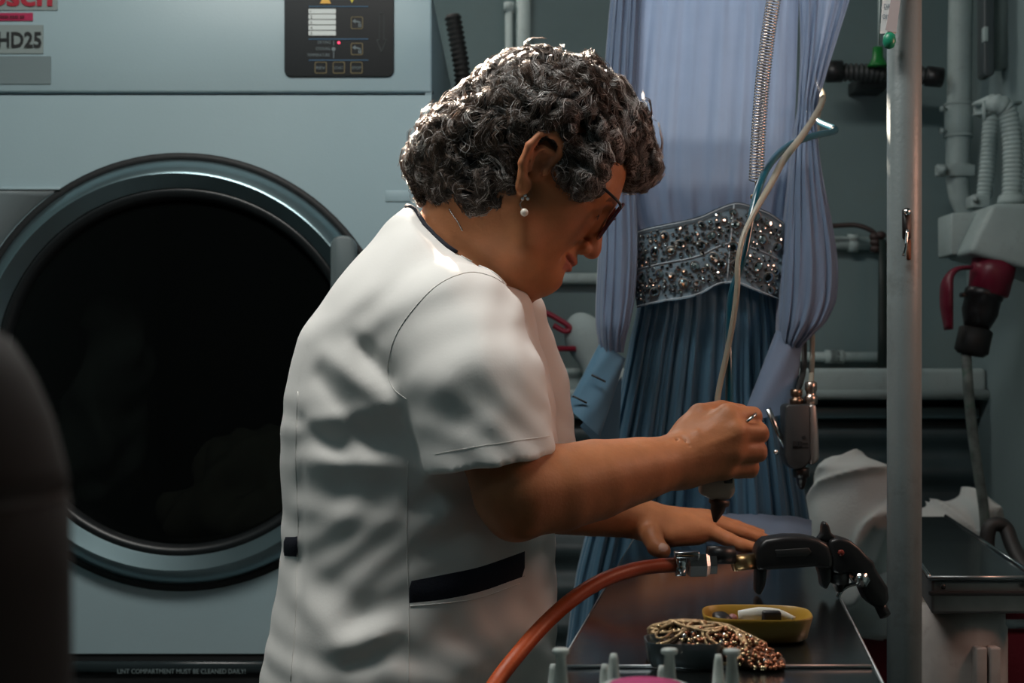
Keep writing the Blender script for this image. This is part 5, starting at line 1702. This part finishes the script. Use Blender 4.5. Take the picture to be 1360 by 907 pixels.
# ------------------------------------------------------------------ steam gun with orange hose lying on the board
YG = 1.655
sgun = thing('steam_gun', 'black steam gun with loop handle lying across the steel board', 'steam gun', P(1060, 786, YG))
G = lambda pp: [xz(x, y, YG) for x, y in pp]
obj('grip', prism(G([(1001, 735), (1004, 722), (1014, 714), (1040, 710), (1065, 710), (1084, 714), (1098, 722), (1104, 740), (1103, 756), (1080, 751), (1050, 753), (1018, 755), (1003, 757)]), YG - 0.016, YG + 0.020, 0.006, seg=3), M_BLACK, sgun)
obj('grip_inlay', prism(G([(1025, 728), (1070, 725), (1074, 731), (1068, 736), (1028, 737)]), YG - 0.0175, YG - 0.014, 0.001), M_RUBBER, sgun)
obj('loop_leg', prism(G([(1003, 752), (1018, 752), (1015, 776), (1008, 791), (1002, 786)]), YG - 0.010, YG + 0.012, 0.004), M_BLACK, sgun)
obj('loop_leg', prism(G([(1083, 748), (1104, 748), (1102, 770), (1096, 783), (1090, 778), (1088, 764)]), YG - 0.010, YG + 0.012, 0.004), M_BLACK, sgun)
obj('horn', prism(G([(1084, 716), (1091, 708), (1091, 696), (1095, 691), (1100, 697), (1103, 707), (1112, 715), (1108, 724)]), YG - 0.006, YG + 0.010, 0.003), M_BLACK, sgun)
obj('gun_head', prism(G([(1098, 716), (1112, 712), (1126, 716), (1138, 725), (1148, 736), (1158, 745), (1160, 753), (1166, 763), (1176, 778), (1178, 795), (1170, 806), (1158, 805), (1148, 795), (1140, 778), (1128, 758), (1112, 762), (1102, 758)]), YG - 0.014, YG + 0.020, 0.005, seg=3), M_BLACK, sgun)
obj('red_dot', lathe([(0.004, 0), (0.003, 0.0015)], P(1117, 734, YG - 0.0142), (0, -1, 0), 10), mat('dim_red', (0.20, 0.03, 0.02), 0.4), sgun)
obj('valve_knob', lathe([(0.011, 0), (0.011, 0.016), (0.006, 0.018), (0.004, 0.026)], P(1116, 756, YG), (-0.05, 0, -1), 12), mat('knob_grey', (0.05, 0.05, 0.05), 0.4), sgun)
obj('valve_nut', lathe([(0.009, -0.016), (0.009, 0.016)], P(1141, 768, YG), (0, 1, 0), 6), M_CHROME, sgun)
obj('trigger_wire', tube(catmull([P(1146, 775, YG), P(1132, 776, YG), P(1120, 782, YG), P(1112, 793, YG)], 5), 0.0024, 8), M_STEEL, sgun)
obj('spray_tube', tube([P(1166, 798, YG), P(1176, 818, YG - 0.01)], 0.007, 10), M_BLACK, sgun)
obj('brass_stem', tube([P(974, 748, YG - .005), P(1004, 745, YG)], 0.0095, 12), M_BRASS, sgun)
obj('black_coupling', tube([P(940, 737, YG - .01), P(975, 737, YG - .008)], 0.0105, 14), M_BLACK, sgun)
cl_ = obj('chrome_nut', lathe([(0.0125, 0), (0.015, 0.003), (0.015, 0.022), (0.012, 0.026), (0.012, 0.034)], P(912, 750, YG - .015), (1, 0.0, 0.02), 6), M_CHROME, sgun, smooth=False)
obj('hose_clamp', join(lathe([(0.0125, 0), (0.0125, 0.011)], P(897, 751, YG - .016), (1, 0, 0.02), 20), box(P(896, 742, YG - .03), P(930, 733, YG - .03) + Vector((0, 0.014, 0)), 0.002)), M_CHROME, sgun)
M_ORANGE = mat('orange_rubber', (0.44, 0.075, 0.018), 0.42, var=0.06, vscale=30, bump=0.1, bscale=300)
oh = catmull([P(899, 750, YG - .016), P(870, 752, 1.625), P(840, 757, 1.61), P(800, 771, 1.58), P(760, 796, 1.55), P(722, 830, 1.52), P(690, 866, 1.48), P(662, 902, 1.45), P(640, 940, 1.42), P(620, 1000, 1.42), P(610, 1100, 1.45), P(625, 1250, 1.5)], 8)
tag(obj('steam_hose', tube(oh, 0.0085, 16), M_ORANGE), 'orange rubber hose clamped to the black steam gun', 'hose')

# ------------------------------------------------------------------ yellow dish and its contents
dc = tp(1005, 847)
dish = thing('soap_dish', 'mustard yellow oblong plastic dish on the steel board', 'dish', dc)
M_MUST = mat('mustard_plastic', (0.36, 0.21, 0.03), 0.4)
ls = []
def oval(cx_, cy_, a, b, z, n=40, e=3.2, rot=0.0):
    out = []
    for k in range(n):
        t_ = 2 * math.pi * k / n
        x = a * math.copysign(abs(math.cos(t_)) ** (2 / e), math.cos(t_)); y = b * math.copysign(abs(math.sin(t_)) ** (2 / e), math.sin(t_))
        out.append((cx_ + x * math.cos(rot) - y * math.sin(rot), cy_ + x * math.sin(rot) + y * math.cos(rot), z))
    return out
rings = []
A_, B_ = 0.053, 0.046
for sx, z in ((0.02, 0.0012), (0.80, 0.0012), (0.90, 0.004), (0.97, 0.018), (1.0, 0.024), (0.985, 0.0252), (0.96, 0.024), (0.93, 0.018), (0.86, 0.005), (0.02, 0.005)):
    rings += oval(dc.x, dc.y, A_ * sx, B_ * sx, ZT + z, rot=-0.10)
obj('dish_shell', (np.array(rings), grid_faces(40, 10, True)), M_MUST, dish, angle=50)
M_CREAM = mat('cream_plastic', (0.62, 0.62, 0.56), 0.45)
def dpt(dx, dy, dz=0.008):
    return Vector((dc.x + dx, dc.y + dy, ZT + dz))
b = thing('stain_brush', 'white brush with black bristle block lying in the yellow dish', 'brush', dpt(0, 0))
obj('brush_handle', tube(catmull([dpt(-0.016, 0.010, 0.019), dpt(0.004, 0.010, 0.021), dpt(0.022, 0.008, 0.021), dpt(0.038, 0.004, 0.017)], 5), [0.006, 0.0075, 0.006, 0.003], 12, flat=0.6), M_CREAM, b)
obj('bristle_block', box(dpt(0.006, -0.002, 0.012), dpt(0.024, 0.014, 0.026), 0.002), M_BLACK, b)
tag(obj('black_button', lathe([(0.002, 0), (0.009, 0), (0.010, 0.003), (0.006, 0.006)], dpt(-0.033, 0.010, 0.016), (0.2, -0.4, 1), 18), M_BLACK), 'round black button at the left end of the yellow dish', 'button')
tag(obj('pink_bead', ball(dpt(-0.021, 0.016, 0.016), 0.005, 12, 8), mat('dull_pink', (0.30, 0.12, 0.12), 0.4)), 'small dull pink bead beside the black button in the dish', 'bead')
tag(obj('chalk_piece', box(dpt(-0.030, -0.020, 0.006), dpt(0.004, -0.006, 0.015), 0.003), mat('chalk_white', (0.55, 0.56, 0.55), 0.9)), 'white chalk block under the brush in the yellow dish', 'chalk')

# ------------------------------------------------------------------ beaded gold trim heap in a small glass tray
hc = tp(935, 872)
tr = thing('glass_tray', 'small clear tray with dark end under the heap of gold trim', 'tray', hc)
t0 = tp(907, 883)
rings = []
for sx, z in ((0.02, 0.001), (0.86, 0.001), (0.92, 0.004), (1.0, 0.023), (0.97, 0.023), (0.88, 0.006), (0.02, 0.004)):
    rings += oval(t0.x, t0.y, 0.034 * sx, 0.026 * sx, ZT + z, e=4)
obj('tray_shell', (np.array(rings), grid_faces(40, 7, True)), mat('smoky_glass', (0.35, 0.42, 0.45), 0.08, trans=0.6), tr, angle=50)
obj('tray_insert', box((t0.x + 0.000, t0.y - 0.020, ZT + 0.0055), (t0.x + 0.028, t0.y + 0.018, ZT + 0.018), 0.002), M_BLACK, tr)
trim = thing('beaded_trim', 'tangled heap of gold braid and copper beads on the steel board', 'trim', hc)
M_GOLD = mat('gold_braid', (0.52, 0.36, 0.20), 0.32, metal=0.75, bump=0.5, bscale=700, var=0.2, vscale=200)
M_COPPER = mat('copper_bead', (0.42, 0.17, 0.09), 0.22, metal=0.7)
M_GOLDB = mat('gold_bead', (0.66, 0.50, 0.30), 0.2, metal=0.9)
M_SILV = mat('silver_bead', (0.85, 0.85, 0.83), 0.15, metal=0.9)
rg = np.random.default_rng(5)
def heap_pt(u, v, k=1.0):
    """point on the heap: u along (0 left .. 1 right), v across"""
    px_ = 868 + 165 * u
    top_y = np.interp(u, [0, 0.15, 0.4, 0.65, 0.85, 1.0], [858, 838, 831, 838, 858, 885])
    base = tp(px_, np.interp(u, [0, .3, .7, 1], [872, 876, 880, 886]))
    hgt = np.interp(u, [0, 0.12, 0.35, 0.6, 0.85, 1.0], [0.022, 0.029, 0.031, 0.027, 0.018, 0.005])
    wv = np.interp(u, [0, 0.3, 0.8, 1.0], [0.015, 0.028, 0.034, 0.018])
    z = hgt * (1 - abs(v) ** 2.2) * k
    return Vector((base.x + 0.003 * rg.normal(), base.y + v * wv, ZT + 0.003 + max(0, z)))
for c in range(16):
    u0 = rg.uniform(0.02, 0.7); v0 = rg.uniform(-0.7, 0.6)
    pts_ = []
    for k in range(7):
        a = 2 * math.pi * k / 7 * rg.uniform(0.9, 1.1) + c
        pts_.append(heap_pt(np.clip(u0 + 0.16 * math.cos(a) + 0.05 * k / 7, 0, 0.97), np.clip(v0 + 0.35 * math.sin(a), -0.98, 0.98)) + Vector((0, 0, 0.0015)))
    obj('braid_loop', tube(catmull(pts_, 6), 0.0016, 6), M_GOLD, trim)
lp = [tp(870 + a_, 880 + b_) + Vector((0, 0, 0.024 + c_)) for a_, b_, c_ in ((2, -3, 0), (10, -7, .003), (25, -7, .004), (15, 3, .001), (3, 3, 0), (1, -2, 0))]
obj('braid_loop', tube(catmull(lp, 6), 0.0011, 6), M_GOLD, trim)
def bead_cloud(n, m, r0, r1, ulo, uhi, name):
    parts = []
    for i in range(n):
        u = rg.uniform(ulo, uhi); v = rg.uniform(-1, 1)
        p = heap_pt(u, v, rg.uniform(0.75, 1.03))
        parts.append(ball(p, rg.uniform(r0, r1), 7, 5))
    o_ = obj(name, join(*parts), m, trim)
    o_['kind'] = 'stuff'
bead_cloud(330, M_GOLDB, 0.0012, 0.0023, 0.0, 0.85, 'gold_beads')
bead_cloud(420, M_COPPER, 0.0014, 0.0027, 0.25, 1.0, 'copper_beads')
bead_cloud(40, M_SILV, 0.0016, 0.0026, 0.1, 1.02, 'silver_beads')
core = []
for u in np.linspace(0.03, 0.95, 14):
    p = heap_pt(u, 0, 0.5)
    core.append(ball((p.x, p.y, ZT + 0.5 * (p.z - ZT)), 1.0, 10, 8, (0.013, np.interp(u, [0, .3, .8, 1], [0.013, 0.024, 0.030, 0.014]), max(0.004, (p.z - ZT) * 0.9))))
obj('trim_core', join(*core), mat('trim_core_brown', (0.10, 0.05, 0.03), 0.6), trim)

# ------------------------------------------------------------------ squeeze bottles in a rack at the near end
M_LDPE = mat('milky_plastic', (0.66, 0.72, 0.70), 0.45, translucent=0.35)
rack_z = 0.775
t = thing('bottle_rack', 'low steel rack with squeeze bottles at the near end of the board', 'rack', (0.12, 1.07, rack_z))
xa, xb2 = -0.02, 0.235
obj('rack_tray', join(box((xa, 0.985, rack_z), (xb2, 1.15, rack_z + 0.006), 0.001), box((xa, 0.985, rack_z), (xb2, 0.988, rack_z + 0.035)), box((xa, 1.147, rack_z), (xb2, 1.15, rack_z + 0.035)), box((xa, 0.985, rack_z), (xa + 0.003, 1.15, rack_z + 0.035)), box((xb2 - 0.003, 0.985, rack_z), (xb2, 1.15, rack_z + 0.035))), M_STEEL, t, smooth=False)
obj('rack_bracket', box((0.06, 1.15, rack_z), (0.08, 1.185, ZT - 0.032)), M_STEEL, t, smooth=False)
obj('rack_bracket', box((0.17, 1.15, rack_z), (0.19, 1.185, ZT - 0.032)), M_STEEL, t, smooth=False)
bottles = [  # px of the tip, row of the tip, distance, flat top, label
    (745, 861, 1.035, True, 'milky squeeze bottle with a flat-topped nozzle, leftmost at the lower edge'),
    (815, 868, 1.035, False, 'milky squeeze bottle with a pointed nozzle between two flat-topped ones'),
    (889, 861, 1.035, True, 'milky squeeze bottle with flat-topped nozzle in front of the clear tray'),
    (972, 862, 1.035, True, 'milky squeeze bottle with flat-topped nozzle in front of the copper beads'),
    (735, 882, 1.090, False, 'shorter milky bottle tucked behind the leftmost flat-topped nozzle'),
    (803, 882, 1.090, False, 'shorter milky bottle behind the pointed nozzle left of the pink lid'),
    (879, 884, 1.090, False, 'shorter milky bottle behind the nozzle before the clear tray'),
    (954, 869, 1.090, False, 'slim milky bottle tip left of the nozzle before the copper beads')]
for px_, py_, Yb_, flatt, lb in bottles:
    p = P(px_, py_, Yb_)
    base = Vector((p.x, p.y, rack_z + 0.0065))
    hgt = p.z - base.z
    bt = tag(thing('squeeze_bottle', lb, 'bottle', base), lb, 'bottle', 'squeeze bottles in the rack')
    nz = 0.050 if flatt else 0.045
    obj('bottle_body', lathe([(0.002, 0), (0.0155, 0), (0.017, 0.003), (0.017, hgt - nz - 0.022), (0.010, hgt - nz - 0.010), (0.009, hgt - nz)], base, (0, 0, 1), 20), M_LDPE, bt)
    if flatt:
        pr = [(0.0095, hgt - nz - 0.003), (0.0095, hgt - nz + 0.004), (0.0070, hgt - nz + 0.006), (0.0034, hgt - 0.005), (0.0060, hgt - 0.0035), (0.0062, hgt - 0.001), (0.005, hgt)]
    else:
        pr = [(0.0095, hgt - nz - 0.003), (0.0095, hgt - nz + 0.004), (0.0065, hgt - nz + 0.006), (0.0032, hgt - 0.004), (0.0024, hgt)]
    obj('nozzle', lathe(pr, base, (0, 0, 1), 16), M_LDPE, bt)
jp = P(850, 893, 1.00)
j = thing('round_jar', 'round milky jar with a pink ring in its lid between the bottle nozzles', 'jar', (jp.x, jp.y, 0))
jb = Vector((jp.x, 0.955, P(850, 916, 0.955).z))
obj('jar_body', lathe([(0.002, -0.11), (0.026, -0.11), (0.029, -0.105), (0.029, -0.006), (0.031, -0.004), (0.031, 0.002), (0.028, 0.003)], jb, (0, 0, 1), 32), M_LDPE, j)
obj('pink_ring', lathe([(0.010, 0.002), (0.024, 0.002), (0.024, 0.004), (0.010, 0.004)], jb, (0, 0, 1), 28), mat('pink_ring', (0.50, 0.06, 0.20), 0.4), j)
obj('jar_shelf', join(box((jb.x - 0.034, jb.y - 0.034, jb.z - 0.116), (jb.x + 0.034, 0.985, jb.z - 0.1105))), M_STEEL, t, smooth=False)

# ------------------------------------------------------------------ second steel trough on its pedestal (right)
ZS = CAMZ - 0.272
def sp_(px, py):
    Y = (CAMZ - ZS) * FPX / (py - HOR)
    return P(px, py, Y)
fl_, fr_ = sp_(1234, 767), sp_(1376, 767)
bl_, br_ = sp_(1178, 686), sp_(1256, 686)
tro = thing('steel_trough', 'stainless steel trough board on a round pedestal at the right edge', 'trough', ((fl_.x + fr_.x) / 2, fl_.y + 0.1, 0))
ou = [(fl_.x, fl_.y), (fr_.x, fr_.y), (br_.x, br_.y), (bl_.x, bl_.y)]
obj('trough_top', prism(ou, ZS - 0.004, ZS, 0.001, axis='z'), M_BOARD, tro, smooth=False)
obj('trough_body', prism([(x + (0.004 if i in (0, 3) else -0.004), y + (0.004 if i < 2 else -0.004)) for i, (x, y) in enumerate(ou)], ZS - 0.050, ZS - 0.0045, 0.004, axis='z'), mat('trough_side', (0.20, 0.19, 0.19), 0.4, metal=0.8, var=0.2, vscale=20), tro, smooth=False)
obj('front_lip', tube([Vector((fl_.x - .002, fl_.y, ZS)), Vector((fr_.x + .002, fr_.y, ZS))], 0.0028, 8), M_BOARDE, tro)
obj('front_rail', box((fl_.x, fl_.y - 0.006, ZS - 0.024), (fr_.x, fl_.y + 0.004, ZS - 0.019), 0.001), M_BLACK, tro, smooth=False)
for a, b in ((fl_, bl_), (fr_, br_)):
    obj('side_lip', tube([a + Vector((0, 0, 0.001)), b + Vector((0, 0, 0.001))], 0.0035, 8), M_BOARD, tro)
for x_ in (1252, 1362):
    obj('rivet', lathe([(0.004, 0), (0.003, 0.002)], sp_(x_, 767) + Vector((0, -0.0035, -0.012)), (0, -1, 0), 10), M_BLACK, tro)
pc = Vector(((fl_.x + fr_.x) / 2 - 0.003, fl_.y + 0.075, 0))
M_PED = mat('pedestal_paint', (0.34, 0.31, 0.29), 0.5, var=0.25, vscale=12, dirt=(0.06, 0.05, 0.04), dscale=10, damount=0.6)
obj('pedestal', lathe([(0.060, 0.012), (0.060, ZS - 0.078), (0.057, ZS - 0.074), (0.057, ZS - 0.05)], pc, (0, 0, 1), 32), M_PED, tro)
obj('pedestal_foot', lathe([(0.085, 0.0), (0.085, 0.010), (0.06, 0.014)], pc, (0, 0, 1), 32), M_PED, tro)
for k in (0, 1):
    obj('clamp_plate', box((pc.x - 0.006 + k * 0.019, pc.y - 0.075, ZS - 0.30), (pc.x + 0.010 + k * 0.019, pc.y - 0.055, ZS - 0.095), 0.003), M_PED, tro)
# black lever arm behind the trough
Yl = 2.45
tag(obj('lever_arm', tube(catmull([P(1312, 745, Yl), P(1311, 715, Yl), P(1315, 700, Yl), P(1325, 696, Yl), P(1336, 702, Yl), P(1345, 725, Yl - .02), P(1362, 755, Yl - .06), P(1392, 790, Yl - .10), P(1400, 900, Yl - .10), P(1400, 1400, Yl - .10)], 6), 0.013, 12), M_RUBBER), 'black curved lever arm beside the right steel trough', 'lever')

# ------------------------------------------------------------------ laundry cart with white sheets
M_REDC = mat('dark_red_canvas', (0.13, 0.006, 0.016), 0.85, bump=0.3, bscale=150)
M_SHEET = mat('white_sheet', (0.60, 0.64, 0.62), 0.9, bump=0.15, bscale=200)
cart = thing('laundry_cart', 'dark red canvas laundry bin behind the post heaped with white sheets', 'laundry bin', (0.86, 3.06, 0))
cx0, cx1, cy0, cy1 = 0.62, 1.10, 2.80, 3.30
ob = [(cx0, cy0), (cx1, cy0), (cx1, cy1), (cx0, cy1)]
def wall_ring(x0, x1, y0, y1, z0, z1, th):
    return join(box((x0, y0, z0), (x1, y0 + th, z1)), box((x0, y1 - th, z0), (x1, y1, z1)), box((x0, y0 + th, z0), (x0 + th, y1 - th, z1)), box((x1 - th, y0 + th, z0), (x1, y1 - th, z1)), box((x0, y0, z0), (x1, y1, z0 + th)))
obj('canvas_bin', wall_ring(cx0, cx1, cy0, cy1, 0.14, 0.66, 0.012), M_REDC, cart, smooth=False)
obj('rim_tube', tube([(cx0, cy0, .66), (cx1, cy0, .66), (cx1, cy1, .66), (cx0, cy1, .66), (cx0, cy0, .66)], 0.012, 10), M_STEEL, cart)
for x_ in (cx0 + .04, cx1 - .04):
    for y_ in (cy0 + .04, cy1 - .04):
        obj('caster', lathe([(0.045, -0.015), (0.05, -0.008), (0.05, 0.008), (0.045, 0.015)], (x_, y_, 0.05), (1, 0, 0), 18), M_RUBBER, cart)
        obj('caster_fork', box((x_ - 0.024, y_ - 0.02, 0.05), (x_ - 0.017, y_ + 0.02, 0.14)), M_STEEL, cart, smooth=False)
# pale folded sheets
tag(obj('white_sheet', heap((0.56, 2.72, 0.55), (1.02, 3.28, 1.03), [(P(1140, 690, 2.95), (0.105, 0.14, 0.14)), (P(1135, 660, 2.95), (0.070, 0.10, 0.10)), (P(1150, 760, 2.94), (0.13, 0.10, 0.10)), (P(1165, 800, 2.94), (0.12, 0.08, 0.07))], 0.006, 0.006, 0.20, 18, 2, 0.020, 0.17), M_SHEET), 'white sheet bulging up in a rounded mound left of the post', 'sheet')
tag(obj('white_sheet', heap((0.80, 2.82, 0.58), (1.12, 3.28, 0.94), [(P(1258, 705, 3.14), (0.095, 0.08, 0.075)), (P(1290, 690, 3.15), (0.050, 0.08, 0.065)), (P(1250, 760, 3.13), (0.10, 0.08, 0.08))], 0.006, 0.005, 0.15, 9, 2, 0.018, 0.15), M_SHEET), 'white sheet with a flat corner lying right of the post', 'sheet')
tag(obj('white_sheet', heap((0.55, 2.66, 0.44), (0.92, 2.98, 0.76), [(P(1140, 795, 2.80), (0.075, 0.07, 0.065)), (P(1195, 815, 2.79), (0.085, 0.06, 0.055)), (P(1122, 775, 2.82), (0.06, 0.07, 0.06))], 0.006, 0.005, 0.12, 10, 2, 0.016, 0.13), M_SHEET), 'white sheet hanging over the front of the red laundry bin', 'sheet')

# ------------------------------------------------------------------ dark padded form close to the camera (left)
fm = thing('dress_form', 'dark padded dress form out of focus at the left edge', 'dress form', (-0.215, 0.42, 0))
Yf = 0.42
def fx(px):
    return (px - 680) * Yf / FPX
xc = -0.215
def frad(px):
    return fx(px) - xc
def fz(py):
    return CAMZ - (py - HOR) * Yf / FPX
M_DARKF = mat('dark_padding', (0.0045, 0.0045, 0.0045), 0.8)
obj('padded_body', lathe([(0.004, fz(400)), (frad(-60), fz(415)), (frad(0), fz(450)), (frad(30), fz(500)), (frad(55), fz(560)), (frad(70), fz(620)), (frad(76), fz(650)), (frad(72), fz(656)), (frad(72), fz(664)), (frad(77), fz(670)), (frad(79), fz(760)), (frad(80), fz(907)), (frad(75), fz(1150)), (frad(40), fz(1500)), (0.03, fz(1540))], (xc, Yf, 0), (0, 0, 1), 40), M_DARKF, fm)
obj('waist_band', lathe([(frad(74.5), fz(656)), (frad(75), fz(664))], (xc, Yf, 0), (0, 0, 1), 40, cap=False), M_BLACK, fm)
obj('stand_pole', tube([(xc, Yf, 0.02), (xc, Yf, fz(1500))], 0.014, 14), M_STEEL, fm)
obj('stand_base', lathe([(0.16, 0.0), (0.16, 0.012), (0.03, 0.03)], (xc, Yf, 0), (0, 0, 1), 32), M_BLACK, fm)

# ------------------------------------------------------------------ ceiling luminaire housing
lu = thing('ceiling_luminaire', 'long white ceiling luminaire above the work place', 'luminaire', (-0.35, 1.75, ZC))
obj('housing', join(box((-0.97, 1.29, 2.68), (0.17, 1.61, 2.76), 0.01), tube([(-0.7, 1.45, 2.75), (-0.7, 1.45, ZC)], 0.006, 8), tube([(0.0, 1.45, 2.75), (0.0, 1.45, ZC)], 0.006, 8)), M_WHITEPAINT, lu)

wl = thing('wall_lamp', 'small warm lamp on the right wall outside the picture', 'lamp', (XR, 1.62, 1.5))
obj('lamp_housing', box((XR - 0.035, 1.48, 1.33), (XR - 0.001, 1.76, 1.67), 0.008), M_WHITEPAINT, wl)
lu = thing('ceiling_luminaire', 'added white housing for the fill light, left of the camera', 'luminaire', (-1.1, 0.3, ZC))  # made-up housing, added to carry the left fill light
obj('housing', join(box((-1.60, 0.00, 2.76), (-0.60, 0.60, 2.84), 0.01), tube([(-1.1, 0.1, 2.83), (-1.1, 0.1, ZC)], 0.006, 8), tube([(-1.1, 0.5, 2.83), (-1.1, 0.5, ZC)], 0.006, 8)), M_WHITEPAINT, lu)
